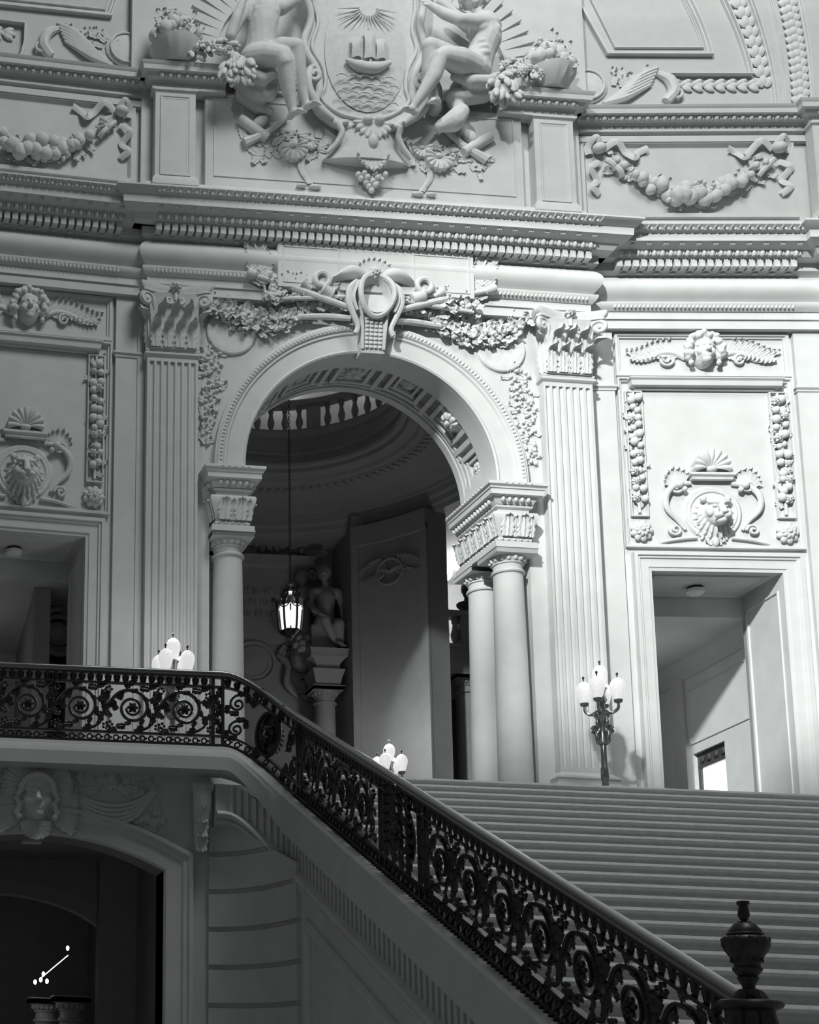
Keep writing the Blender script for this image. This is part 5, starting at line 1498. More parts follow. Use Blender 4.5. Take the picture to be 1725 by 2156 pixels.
tur = thing('turning_railing', 'curved dark iron railing piece with a lion medallion at the head of the stairs', 'railing')
rail_set(tur, P_COR)
def on_corner(s): 
    p = corner_pt(s); q = corner_pt(s + 0.01)
    return T(p[0], p[1], p[2]) @ RZ(atan2(q[1] - p[1], q[0] - p[0]))
lm = MB()
lm.tube([(0.19 * cos(a), -0.03, 0.29 + 0.27 * sin(a)) for a in [2 * pi * i / 30 for i in range(30)]], 0.028, 8, closed=True)
lm.lathe([(0.0, 0.0), (0.17, 0.0), (0.19, -0.01)], 24, T(0, 0, 0.29) @ SC(1, 1, 1.4) @ RX(pi / 2))
mk('medallion', lm, 'iron', tur, on_corner(0.55))
LION_IR = LION.copy(); LION_IR.materials.clear()
mk('lion_mask', LION_IR, 'bronze', tur, on_corner(0.55) @ T(0, 0.06, 0.29) @ SC(0.48))
for s, z, r in ((0.18, 0.44, 0.13), (0.16, 0.10, 0.12), (0.90, 0.46, 0.12), (0.92, 0.10, 0.12), (0.42, 0.66, 0.06), (0.72, 0.66, 0.07), (0.40, -0.05, 0.07), (0.75, -0.06, 0.07)):
    m = MB()
    m.tube([(p[0], p[1], p[2]) for p in spiral(1.7, r, 0.025, 26, 1.0, 0, 0, 1)], 0.018, 6, flat=1.3)
    for k in range(4):
        leaf(m, 0.045, 0.13, 0.3, T(r * cos(k * 1.6), -0.01, r * sin(k * 1.6)) @ RY(k * 1.6), 3)
    mk('scroll', m, 'iron', tur, on_corner(s) @ T(0, 0, z), 60)
for i in range(9):
    mk('leaf_baluster', LBL, 'iron', tur, on_corner(0.06 + 0.11 * i)); mk('ring', RNG, 'iron', tur, on_corner(0.06 + 0.11 * i))

sr = thing('stair_railing', 'sloping dark iron scrollwork railing with polished handrail along the stairs', 'railing')
rail_set(sr, P_STA)
def on_st(y, z=0.0): return T(XS, y, SL * y + z) @ RZ(-pi / 2)
for y in [-0.95 - 0.60 * i for i in range(4)] + [-4.72 - 0.60 * i for i in range(7)]:
    mk('flower', FLW, 'bronze', mk('scroll', SCS, 'iron', sr, on_st(y, 0.29)))
y = YS - 0.08
while y > -8.6:
    mk('leaf_baluster', LBL, 'iron', sr, on_st(y)); mk('ring', RNG, 'iron', sr, on_st(y)); y -= 0.112
for y in (-0.42, -0.55, -3.22, -3.36, -4.22, -4.36, -8.58, -8.70):
    mk('post', MB().add([(XS - 0.02, y - 0.02, SL * y - 0.17), (XS + 0.02, y - 0.02, SL * y - 0.17), (XS + 0.02, y + 0.02, SL * y - 0.17), (XS - 0.02, y + 0.02, SL * y - 0.17), (XS - 0.02, y - 0.02, SL * y + 0.75), (XS + 0.02, y - 0.02, SL * y + 0.75), (XS + 0.02, y + 0.02, SL * y + 0.75), (XS - 0.02, y + 0.02, SL * y + 0.75)],
       [(0, 3, 2, 1), (4, 5, 6, 7), (0, 1, 5, 4), (1, 2, 6, 5), (2, 3, 7, 6), (3, 0, 4, 7)]), 'iron', sr)
m = MB()
for i in range(7):
    for q in (-1, 0, 1):
        leaf(m, 0.08, 0.26, 0.3, T(q * 0.14, -0.01, -0.02 + 0.09 * i) @ RY(q * 0.7), 4)
torus_ring(m, 0.17, 0.025, (0, -0.01, 0.30), 24); torus_ring(m, 0.29, 0.02, (0, 0, 0.30), 28); rosette(m, 0.13, 0.07, 8, T(0, -0.02, 0.30))
mk('ornament_panel', shear_mesh(m, SL), 'iron', sr, on_st(-3.79), 60)
bd = MB()
for i in range(120):
    y = YS - 0.05 - 0.07 * i
    bd.ell((XS - 0.06, y, SL * y - 0.185), 0.016, None, 6, 4)
tag(mk('bead_row', bd, 'iron', sr), kind='stuff')

# newel post with urn
nw = thing('newel_post', 'dark bronze newel post crowned by a lidded urn at the lower right', 'newel post', T(4.50, -8.95, -3.95))
U = 0.86
mk('finial', MB().lathe([(0.012, 1.365), (0.03, 1.36), (0.032, 1.345), (0.022, 1.335), (0.026, 1.31), (0.030, 1.285), (0.022, 1.265), (0.014, 1.255), (0.034, 1.25), (0.034, 1.24)], 20), 'bronze', nw, None, 50)
mk('lid', MB().lathe([(0.034, 1.245), (0.05, 1.24), (0.07, 1.215), (0.08, 1.20), (0.082, 1.19), (0.09, 1.185), (0.09, 1.18)], 24), 'bronze', nw, None, 40)
urn = [(0.09, 1.185), (0.085, 1.175), (0.105, 1.165), (0.115, 1.145), (0.114, 1.12), (0.10, 1.09), (0.08, 1.06), (0.066, 1.03), (0.062, 1.01), (0.072, 1.00), (0.072, 0.99), (0.058, 0.97), (0.045, 0.955), (0.054, 0.95), (0.05, 0.94), (0.034, 0.91), (0.03, 0.895), (0.052, 0.885), (0.055, 0.875), (0.062, 0.87), (0.062, 0.855), (0.055, 0.85), (0.055, 0.82)]
mk('urn', MB().lathe(urn, 30, ripple=lambda a, z: 1 + 0.03 * sin(10 * a) * (1.03 < z < 1.14)), 'bronze', nw, None, 40)
gl = MB()
for i in range(10):
    a = 2 * pi * i / 10
    gl.ell((0.102 * cos(a), 0.102 * sin(a), 1.15), (0.018, 0.018, 0.02), None, 6, 5)
    leaf(gl, 0.02, 0.09, 0.2, RZ(a) @ T(0, -0.075, 1.03), 3)
mk('urn_leaves', gl, 'bronze', nw, None, 60)
mk('cap_plate', MB().lathe([(0.02, 0.83), (0.14, 0.83), (0.155, 0.82), (0.16, 0.805), (0.15, 0.79), (0.12, 0.775), (0.10, 0.77)], 32), 'bronze', nw, None, 40)
mk('post', MB().lathe([(0.10, 0.78), (0.095, 0.6), (0.10, 0.3), (0.12, 0.05), (0.14, -0.3), (0.14, -1.2)], 24), 'bronze', nw, None, 40)
m = MB()
for a in (0.3, pi / 2 + 0.3, pi + 0.3, 1.5 * pi + 0.3):
    m.tube([(0.05, 0, 0.86), (0.09, 0, 0.80), (0.11, 0, 0.70), (0.16, 0, 0.62), (0.20, 0, 0.50), (0.21, 0, 0.35), (0.17, 0, 0.2), (0.12, 0, 0.1)], [0.03, 0.035, 0.04, 0.045, 0.05, 0.05, 0.045, 0.03], 8, RZ(a), flat=1.2)
mk('scroll_brackets', m, 'bronze', nw, None, 60)
# ================================================================== ROUND HALL BEYOND THE ARCH
HX, HY = 7.54, 9.8
MH = T(HX, HY, 0)
vp = [(7.5, 8.60), (4.05, 8.60), (4.02, 8.70), (3.95, 8.74), (3.93, 8.84), (3.86, 8.90), (3.83, 9.00), (3.76, 9.01), (3.74, 9.07), (3.3, 9.13), (2.75, 9.19), (2.72, 9.21), (2.50, 9.23), (2.48, 9.26), (2.42, 9.27), (2.38, 9.30), (2.34, 9.36), (2.20, 9.38), (2.14, 9.42), (2.12, 9.50), (2.02, 9.53), (2.00, 9.58), (2.06, 9.62), (2.08, 9.78), (2.04, 9.80), (2.04, 9.84), (2.14, 9.90), (2.18, 10.2), (2.14, 10.24), (2.14, 10.30), (2.22, 10.40), (2.24, 10.46), (2.60, 10.46)]
ch = MB().lathe(vp, 72, MH)
ch.v = [(x, max(y, 7.41), z) for x, y, z in ch.v]      # the hall ends at the back of the arch wall
ch.f = [f for f in ch.f if any(ch.v[i][1] > 7.4101 for i in f)]
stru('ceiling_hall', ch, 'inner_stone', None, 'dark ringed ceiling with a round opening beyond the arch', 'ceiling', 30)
gd = MB()
for k in range(90):
    a = 2 * pi * k / 90
    gd.ell((2.62 * cos(a), 2.62 * sin(a), 9.21), (0.035, 0.06, 0.03), MH @ I4, 6, 4)
    gd.box(2.52, 2.70, -0.03, 0.03, 9.19, 9.225, MH @ RZ(a))
    gd.ell((2.10, 0, 9.70), (0.02, 0.05, 0.06), MH @ RZ(a), 6, 4)
tag(mk('carved_rings', gd, 'inner_stone', bpy.data.objects['ceiling_hall']), kind='stuff')
ob = thing('oculus_balustrade', 'ring of dark stone balusters round the opening above the hall', 'balustrade', MH)
bme = MB().lathe([(0.05, 0), (0.07, 0.02), (0.05, 0.06), (0.045, 0.10), (0.075, 0.20), (0.08, 0.26), (0.05, 0.38), (0.04, 0.46), (0.06, 0.50), (0.055, 0.54), (0.07, 0.56), (0.07, 0.60)], 12).mesh('baluster', 50)
for k in range(48):
    if k % 8 == 0: continue
    mk('baluster', bme, 'inner_stone', ob, RZ(2 * pi * k / 48 + 0.10) @ T(2.36, 0, 10.46))
for k in range(6):
    mk('pier', MB().box(2.25, 2.48, -0.14, 0.14, 10.46, 11.08), 'inner_stone', ob, RZ(2 * pi * k * 8 / 48 + 0.10))
mk('top_rail', MB().lathe([(2.22, 11.06), (2.20, 11.10), (2.20, 11.16), (2.24, 11.20), (2.50, 11.20), (2.52, 11.14), (2.48, 11.06), (2.22, 11.06)], 64), 'inner_stone', ob, None, 40)
mk('base_rail', MB().lathe([(2.26, 10.46), (2.26, 10.50), (2.48, 10.50), (2.48, 10.46)], 64), 'inner_stone', ob)
ug = MB().lathe([(2.60, 10.46), (3.15, 10.46), (3.15, 13.2), (2.8, 13.5), (0.02, 13.6)], 48, MH)
ug.v = [(x, max(y, 7.41), z) for x, y, z in ug.v]
stru('wall_upper_gallery', ug, 'plaster', None, 'pale gallery wall glimpsed behind the ring of balusters', 'wall')
for ga in (-0.5, 0.15, 0.8, 1.4):
    pl_ = bpy.data.lights.new('gallery_fill', 'POINT'); pl_.energy = 9; pl_.shadow_soft_size = 0.15  # unseen fill lamps, added to brighten the wall behind the balusters
    po = bpy.data.objects.new('gallery_fill', pl_); COL.objects.link(po); po.location = (HX + 2.8 * sin(ga), HY + 2.8 * cos(ga), 11.9)

sh = MB()
sh.box(2.0, 2.3, 7.42, 17.6, -0.3, 8.9); sh.box(12.30, 12.40, 7.6, 12.75, -0.3, 9.4); sh.box(12.30, 15.5, 12.65, 12.75, -0.3, 5.3); sh.box(15.2, 15.5, 12.7, 17.6, -0.3, 9.4); sh.box(2.0, 15.5, 17.4, 17.7, -0.3, 9.4)
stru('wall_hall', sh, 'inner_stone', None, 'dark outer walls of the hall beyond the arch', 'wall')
stru('floor_hall', MB().box(2.0, 12.4, 7.6, 17.6, -0.28, 0.0), 'floor_stone', None, 'floor of the hall beyond the arch', 'floor')
# curved panelled wall right of the niche
def cyl(r, a0, a1, z0, z1, th, n=12):
    m = MB(); rows = []
    for i in range(n + 1):
        a = a0 + (a1 - a0) * i / n
        rows.append([(q * sin(a), q * cos(a), z) for q, z in ((r, z0), (r, z1), (r + th, z1), (r + th, z0))])
    return m.grid(rows, closed_u=True, caps=True)
a0, a1 = radians(33.5), radians(61)
cw = stru('wall_hall_curved', cyl(3.80, a0, a1, 0, 8.62, 0.6), 'inner_stone', MH, 'curved panelled wall beyond the arch, lit from below by a lamp', 'wall')
for (b0, b1, z0, z1, r) in ((33.5, 36.0, 0, 8.3, 3.74), (58.4, 61, 0, 8.3, 3.74), (33.5, 61, 8.15, 8.62, 3.72)):
    mk('wall_strip', cyl(r, radians(b0), radians(b1), z0, z1, 0.08), 'inner_stone', cw)
m = MB()
for s in (-1, 1):
    scroll_leaf(m, s, 0, 0, 0.6)
torus_ring(m, 0.3, 0.03, (0, -0.02, 0), 24)
mk('scroll_relief', m, 'inner_stone', cw, RZ(-radians(47)) @ T(0, 3.76, 7.4), 60)
bp = stru('wall_hall_pier', MB().box(10.95, 11.33, 11.9, 12.6, 0, 9.2), 'inner_stone', None, 'dark square pier right of the curved wall', 'wall')
# niche wall with tablet, roundel, column and statues
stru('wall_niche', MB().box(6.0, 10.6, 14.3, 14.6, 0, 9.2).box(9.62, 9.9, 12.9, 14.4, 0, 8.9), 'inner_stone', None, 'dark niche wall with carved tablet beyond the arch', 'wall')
t = thing('inscribed_tablet', 'dark carved stone tablet with cornice in the niche behind the lantern', 'tablet', T(8.0, 14.3, 0))
mk('slab', MB().box(-1.2, 0.85, -0.10, 0.0, 6.2, 7.92), 'inner_stone', t)
mk('cornice', MB().sweep([(-1.3, -0.02), (-1.3, 0.08), (0.95, 0.08), (0.95, -0.02)], [(0, 7.90), (0.04, 7.92), (0.05, 8.05), (0.16, 8.12), (0.18, 8.25), (0.22, 8.33), (0, 8.36)]), 'inner_stone', t, None, 25)
m = MB()
m.tube([(p[0], -0.12, p[2]) for p in spiral(1.5, 0.2, 0.04, 24, pi / 2, 1.12, 7.95, -1)], 0.06, 7)
mk('volute', m, 'inner_stone', t)
m = MB()
for i in range(26):
    leaf(m, 0.12, 0.40, 0.3, T(rnd.uniform(-1.0, 1.3), -0.05, 8.45 + rnd.uniform(-0.05, 0.35)) @ RY(rnd.uniform(-1.6, 1.6)), 4)
    m.ell((rnd.uniform(-1.0, 1.2), -0.1, 8.5 + rnd.uniform(0, 0.35)), 0.09, None, 8, 6)
mk('crest', m, 'inner_stone', t, None, 60)
lt = MB()
for r_, (z, n, x0) in enumerate(((7.42, 9, -0.55), (7.14, 8, -0.5), (6.86, 8, -0.5))):
    for i in range(n):
        x = x0 + 0.13 * i
        lt.box(x, x + 0.02, -0.125, -0.10, z, z + 0.15)
        if (i + r_) % 3 != 0: lt.box(x, x + 0.08, -0.125, -0.10, z + (0.13 if (i % 2) else 0.06), z + (0.15 if (i % 2) else 0.08))
        if (i + r_) % 2 == 0: lt.box(x + 0.07, x + 0.09, -0.125, -0.10, z, z + 0.15)
mk('worn_lettering', lt, 'inner_stone', t)
m = MB()
for r, tr in ((0.48, 0.05), (0.36, 0.035), (0.22, 0.03)): torus_ring(m, r, tr, (0, -0.06, 0), 32)
m.lathe([(0, 0.1), (0.3, 0.08), (0.48, 0.05), (0.55, 0)], 32, RX(pi / 2))
for s in (-1, 1):
    m.tube([(s * 0.55, -0.05, 0.2), (s * 0.8, -0.08, -0.05), (s * 0.75, -0.08, -0.5), (s * 1.0, -0.05, -0.8)], [0.05, 0.09, 0.08, 0.03], 8)
    for i in range(8): leaf(m, 0.10, 0.4, 0.3, T(s * (0.6 + 0.07 * i), -0.05, 0.1 - 0.12 * i) @ RY(s * (0.4 + 0.2 * i)), 4)
tag(mk('round_shield', m, 'inner_stone', None, T(7.72, 14.25, 5.75), 60), 'dark round carved shield with scrolls low in the niche', 'relief')
column(T(9.18, 13.6, 0), 'short dark column carrying a seated statue in the niche', 0.0, 0.26, 5.0, 'columns of the hall', 'inner_stone')
t = thing('statue_pedestal', 'carved dark capital block on the niche column under the seated statue', 'pedestal', T(9.18, 13.6, 0))
mk('block', MB().sweep([(-0.25, -0.25), (-0.25, 0.25), (0.25, 0.25), (0.25, -0.25)], [(-0.2, 5.0), (0.02, 5.0), (0.06, 5.2), (0.12, 5.38), (0.02, 5.42), (0.02, 5.5), (0.10, 5.62), (0.17, 5.66), (0.17, 5.78), (0.2, 5.84), (-0.2, 5.86)], closed=True), 'inner_stone', t, None, 30)
m = MB()
for k in range(4):
    for i in range(3): leaf(m, 0.08, 0.34, 0.3, RZ(k * pi / 2) @ T((i - 1) * 0.18, -0.27, 5.05), 4)
mk('leaves', m, 'inner_stone', t, None, 60)
b = MB()       # seated statue, head turned to the left, one arm on the thigh
def L_(*pr): b.chain([(Vector(p[:3]), p[3]) for p in pr], None, 10)
L_((0, 0.05, 0.30, 0.22), (0.02, 0.03, 0.62, 0.20), (0.02, 0.02, 0.92, 0.23), (0.02, 0.03, 1.12, 0.14))
L_((-0.24, 0, 1.05, 0.11), (0.28, 0, 1.07, 0.11)); L_((0.02, 0, 1.15, 0.075), (0.0, -0.02, 1.3, 0.07))
face(b, T(-0.02, -0.03, 1.5) @ RZ(-0.4), 0.40); b.ell((0, 0.03, 1.55), (0.17, 0.17, 0.19))
L_((-0.28, 0, 1.03, 0.10), (-0.36, -0.08, 0.75, 0.085), (-0.34, -0.30, 0.5, 0.07), (-0.25, -0.42, 0.42, 0.055))
hand(b, Vector((-0.24, -0.44, 0.40)), (0.5, -0.5, -0.6), (0.6, 0.6, 0), 0.8)
L_((0.32, 0, 1.05, 0.10), (0.42, 0.05, 0.75, 0.085), (0.44, 0.02, 0.45, 0.07), (0.40, -0.05, 0.22, 0.055))
hand(b, Vector((0.40, -0.05, 0.18)), (0.0, -0.3, -0.9), (1, 0.1, 0), 0.8)
L_((-0.12, 0, 0.26, 0.17), (-0.16, -0.35, 0.30, 0.145), (-0.14, -0.45, 0.24, 0.12)); L_((-0.14, -0.45, 0.22, 0.11), (0.05, -0.32, -0.05, 0.10), (0.16, -0.25, -0.2, 0.07))
L_((0.14, 0, 0.24, 0.17), (0.20, -0.34, 0.18, 0.145)); L_((0.20, -0.36, 0.16, 0.115), (0.24, -0.28, -0.1, 0.10), (0.28, -0.25, -0.3, 0.07))
foot(b, Vector((0.28, -0.26, -0.30)), Vector((0.28, -0.46, -0.34)), 0.8); foot(b, Vector((0.17, -0.26, -0.22)), Vector((0.2, -0.46, -0.28)), 0.8)
b.box(-0.36, 0.40, -0.15, 0.4, -0.42, 0.22)
tag(mk('seated_statue', sculpt(b, 0.02, 4), 'inner_stone', None, T(9.22, 13.62, 6.26)), 'dark seated statue on the niche column right of the lantern', 'statue')
b = MB()
L_((0, 0, 0, 0.20), (0, 0, 0.5, 0.19), (0, 0, 0.85, 0.22)); L_((-0.25, 0, 0.8, 0.1), (0.25, 0, 0.8, 0.1)); L_((0, 0, 0.9, 0.07), (0, 0, 1.1, 0.07))
face(b, T(0, -0.02, 1.28), 0.38); b.ell((0, 0.05, 1.32), (0.17, 0.17, 0.2))
L_((0.27, 0, 0.78, 0.09), (0.32, -0.1, 0.45, 0.075), (0.2, -0.3, 0.3, 0.055)); L_((-0.27, 0, 0.78, 0.09), (-0.32, -0.05, 0.4, 0.075), (-0.25, -0.2, 0.2, 0.055))
b.cap((0, 0, -0.7), 0.3, (0, 0, 0), 0.22)
tag(mk('standing_statue', sculpt(b, 0.022, 4), 'inner_stone', None, T(8.82, 14.02, 6.5)), 'dim standing statue half hidden behind the seated one in the niche', 'statue')
fr_dark = fr_me[0].copy(); fr_dark.materials.clear()
t = thing('fruit_heap', 'small heap of carved fruit at the feet of the seated statue', 'relief', T(8.75, 13.5, 5.95))
for i in range(14):
    mk('fruit', fr_dark, 'inner_stone', t, T(rnd.uniform(-0.35, 0.25), rnd.uniform(-0.1, 0.1), rnd.uniform(-0.1, 0.35)) @ SC(rnd.uniform(0.6, 0.9)))
# balcony at the right with baluster, bust and the lit room behind
stru('trim_hall_balcony', MB().box(11.6, 15.2, 12.9, 13.5, 5.28, 5.92).sweep([(11.5, -13.4), (11.5, -12.9), (15.2, -12.9)], [(0, 5.86), (0.05, 5.88), (0.08, 5.95), (0, 5.98)]), 'inner_stone', None, 'dark stone balcony beam seen between curved wall and arch columns', 'ledge')
t = thing('hall_balustrade', 'dark baluster and pier of the small balcony right of the curved wall', 'balustrade', T(11.9, 13.1, 5.95))
for i in range(3): mk('baluster', bme, 'inner_stone', t, T(-0.17 + 0.22 * i * 1.05 - 0.2, 0, 0) @ SC(1.25, 1.25, 1.15))
mk('pier', MB().box(0.17, 0.75, -0.15, 0.15, 0, 0.72), 'inner_stone', t)
mk('top_rail', MB().box(-0.7, 0.9, -0.18, 0.18, 0.70, 0.82), 'inner_stone', t)
b = MB()
b.cap((0, 0, 0), 0.15, (0, 0, 0.12), 0.10); b.ell((0, 0, 0.12), (0.27, 0.15, 0.13)); L_((0, 0, 0.15, 0.08), (0, 0, 0.32, 0.075)); face(b, T(0, -0.02, 0.48) @ RZ(-1.2), 0.40); b.ell((0.02, 0, 0.53), (0.16, 0.17, 0.18))
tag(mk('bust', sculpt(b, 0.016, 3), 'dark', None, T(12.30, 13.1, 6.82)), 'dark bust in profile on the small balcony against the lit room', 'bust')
column(T(12.25, 13.2, 0), 'dark slim column below the small balcony, left of the paired arch columns', 0.0, 0.27, 5.28, 'columns of the hall', 'inner_stone')
lr = MB(); lr.box(11.4, 15.2, 16.6, 16.8, 5.9, 9.3); lr.box(11.3, 15.2, 13.6, 16.8, 8.75, 8.95); lr.box(11.2, 11.4, 13.5, 16.8, 5.9, 8.95); lr.box(11.3, 15.2, 13.5, 16.8, 5.80, 5.92)
stru('wall_lit_room', lr, 'plaster', None, 'bright lit room behind the dark bust', 'wall')
def globe_lamp(loc, label, r=0.2):
    t = thing('globe_lamp', label, 'lamp', T(*loc))
    mk('globe', MB().ell((0, 0, -r - 0.05), r, None, 20, 14), 'lamp_on', t)
    mk('cap', MB().lathe([(r * 0.5, -0.09), (r * 0.9, -0.05), (r * 0.95, 0.0), (0.02, 0.02)], 20), 'bronze', t)
    l = bpy.data.lights.new('globe_light', 'POINT'); l.energy = 130; l.shadow_soft_size = 0.2
    o = bpy.data.objects.new('globe_light', l); COL.objects.link(o); o.parent = t; o.location = (0.1, -0.5, -0.6)
globe_lamp((12.62, 15.2, 8.75), 'glowing round ceiling lamp in the lit room behind the bust')

# ================================================================== DOORWAY CORRIDORS
def corridor(side, M):
    w = MB()
    u0, u1, y0, y1, zc = -1.32, 1.42, 1.45, 5.9, 4.92
    w.box(-1.25, -1.11, 0.6, y0, -0.3, 5.5); w.box(1.11, 1.25, 0.6, y0, -0.3, 5.5); w.box(-1.25, 1.25, 0.6, y0, 5.32, 5.5)
    w.box(u0 - 0.15, u0, y0 - 0.1, y1, -0.3, zc + 0.2); w.box(u0, u1, y1, y1 + 0.15, -0.3, zc + 0.2)
    w.box(u0, -1.11, y0 - 0.1, y0, -0.3, 5.5); w.box(1.11, u1 + 0.15, y0 - 0.1, y0, -0.3, 5.5); w.box(-1.2, 1.2, y0 - 0.1, y0, zc, 5.5)
    w.box(u0 - 0.15, u1 + 0.15, y0, y1 + 0.15, zc, zc + 0.2)
    if side == 'right':
        w.box(u1, u1 + 0.15, y0, 2.95, -0.3, zc + 0.2); w.box(u1, u1 + 0.15, 4.15, y1, -0.3, zc + 0.2); w.box(u1, u1 + 0.15, 2.95, 4.15, 3.0, zc + 0.2); w.box(u1, u1 + 0.15, 2.95, 4.15, -0.3, 1.0)
    else:
        w.box(u1, u1 + 0.15, y0, y1, -0.3, zc + 0.2)
    o = stru('wall_corridor_' + side, w, 'stone', M, 'shadowed corridor beyond the %s doorway' % side, 'wall')
    m = MB(); rectframe(m, -0.98, 0.98, 0.25, 1.30, [(0, 0), (0, 0.03), (0.03, 0.03), (0.05, 0.0)], T(0, 0, 5.32) @ RX(-pi / 2) @ SC(1, -1, 1))
    mk('soffit_panel', m, 'stone', o)
    m = MB(); rectframe(m, 0.25, 1.28, 0.4, 5.05, [(0, 0), (0, 0.025), (0.03, 0.025), (0.05, 0.0)], T(1.11, 0, 0) @ RZ(-pi / 2) @ SC(-1, 1, 1))
    mk('jamb_panel', m, 'stone', o)
    m = MB().sweep([(u1, -y0), (u1, -y1)], [(0, zc - 0.36), (-0.04, zc - 0.34), (-0.06, zc - 0.22), (-0.16, zc - 0.12), (-0.2, zc), (0, zc)])
    mk('cornice', m, 'plaster', o)
    m = MB()
    m.box(u1 - 0.06, u1, 4.3, 4.8, -0.3, zc - 0.3)
    rectframe(m, 2.0, 4.2, 3.2, 4.35, [(0, 0), (0, 0.02), (0.03, 0.02), (0.05, 0.0)], T(u1, 0, 0) @ RZ(-pi / 2) @ SC(-1, 1, 1))
    mk('wall_panel', m, 'plaster', o)
    l = bpy.data.lights.new('corridor_fill', 'POINT'); l.energy = 16 if side == 'right' else 5; l.shadow_soft_size = 0.3  # added fill without a fixture, lifts the dark corridor
    lo = bpy.data.objects.new('corridor_fill', l); COL.objects.link(lo); lo.matrix_world = M @ T(-0.7, 3.2, 3.6)
    # ceiling fixture under the lintel
    t = thing('ceiling_fixture', 'flush ceiling light under the lintel of the %s doorway' % side, 'lamp', M @ T(0, 0.85, 5.32), 'doorway ceiling lights')
    mk('base', MB().lathe([(0.02, 0), (0.13, 0), (0.13, -0.03), (0.1, -0.04)], 20), 'bronze', t)
    mk('shade', MB().lathe([(0.10, -0.03), (0.15, -0.05), (0.15, -0.11), (0.10, -0.15), (0.01, -0.16)], 20), 'lamp_white', t)
    return o
corridor('right', MR); corridor('left', ML)
wn = thing('window_1', 'small bright window deep in the right corridor', 'window', MR @ T(1.42, 3.55, 0), kind='structure')
mk('pane', MB().box(0.12, 0.14, -0.5, 0.5, 1.0, 2.72), 'glass_bright', wn)
fm = MB(); fm.box(0.08, 0.16, -0.6, -0.5, 1.0, 2.75); fm.box(0.08, 0.16, 0.5, 0.6, 1.0, 2.75); fm.box(0.08, 0.16, -0.6, 0.6, 2.70, 3.0)
mk('window_frame', fm, 'wood', wn)
for i in range(4): mk('carved_block', MB().ell((0.06, -0.42 + 0.27 * i, 2.85), (0.03, 0.08, 0.07), None, 8, 6), 'wood', wn)
t = thing('round_window', 'round stepped stone rings half hidden in the left corridor', 'window', ML @ T(1.22, 2.6, 4.42))
for r, tr, y in ((0.44, 0.055, 0), (0.33, 0.05, 0.08), (0.20, 0.05, 0.16)):
    m = MB(); torus_ring(m, r, tr, (0, y, 0), 40)
    mk('stone_ring', m, 'plaster', t)
mk('pane', MB().lathe([(0.0, 0.0), (0.19, 0.0)], 32, T(0, 0.2, 0) @ RX(pi / 2)), 'lamp_white', t)

# ================================================================== PASSAGE UNDER THE BALCONY
w = MB()
w.box(3.3, 3.6, 1.2, 9.0, -5.3, -0.5); w.box(-2.6, -2.3, 1.2, 9.0, -5.3, -0.5); w.box(-2.6, 3.6, 1.2, 9.0, -0.62, -0.3); w.box(-2.6, 3.6, 9.0, 9.3, -5.3, -0.3)
w.box(2.75, 3.3, 3.6, 3.9, -5.3, -0.6)
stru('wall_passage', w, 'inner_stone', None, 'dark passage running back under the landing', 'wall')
ia = MB()
arcq = [(1.2 + 1.9 * cos(pi - pi * i / 20), -2.1 + 0.95 * sin(pi - pi * i / 20)) for i in range(21)]
ia.wallstrip(arcq, [(0, -0.3), (0, 0), (0.15, 0.02), (0.2, 0.05), (0.28, 0.05), (0.9, -0.02), (0.9, -0.3)], T(0, 3.9, 0))
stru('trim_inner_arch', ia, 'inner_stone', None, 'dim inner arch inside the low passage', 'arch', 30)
for i, (x, y, s_) in enumerate(((2.62, 5.8, 'right'), (2.32, 6.8, 'left'))):
    column(T(x, y, -5.1), 'dim stone pier at the back of the passage, %s of two' % s_, 0.0, 0.2, 2.55, 'passage columns', 'stone')
t = thing('exit_light', 'small pale ceiling light hanging under the low arch', 'lamp', T(1.55, 1.55, -0.66))
mk('housing', MB().grid([[(x * k, y * k, z) for x, y in ((-0.13, -0.07), (0.13, -0.07), (0.13, 0.07), (-0.13, 0.07))] for k, z in ((0.6, 0.04), (0.75, 0.0), (1.0, -0.05), (1.0, -0.10))], closed_u=True, caps=True), 'lamp_white', t)
mk('stem', MB().lathe([(0.07, 0.05), (0.07, 0.03), (0.02, 0.03)], 12), 'bronze', t)
t = thing('track_lights', 'slanting ceiling track with small glowing spotlights deep in the passage', 'lamp', T(2.4, 6.0, -1.9))
mk('track', MB().tube([(0.22, 0.3, 0.05), (-0.28, -0.3, -0.38)], 0.006, 6), 'lamp_on', t)
for p in ((0.20, 0.2, 0.16), (-0.36, -0.2, -0.44), (-0.27, -0.2, -0.40), (-0.22, -0.1, -0.30), (-0.17, -0.2, -0.42)):
    mk('spotlight', MB().ell(p, (0.026, 0.026, 0.04), None, 10, 8), 'lamp_on', t)
l = bpy.data.lights.new('passage_light', 'POINT'); l.energy = 3.5; l.shadow_soft_size = 0.2
o = bpy.data.objects.new('passage_light', l); COL.objects.link(o); o.location = (1.2, 6.0, -2.6)

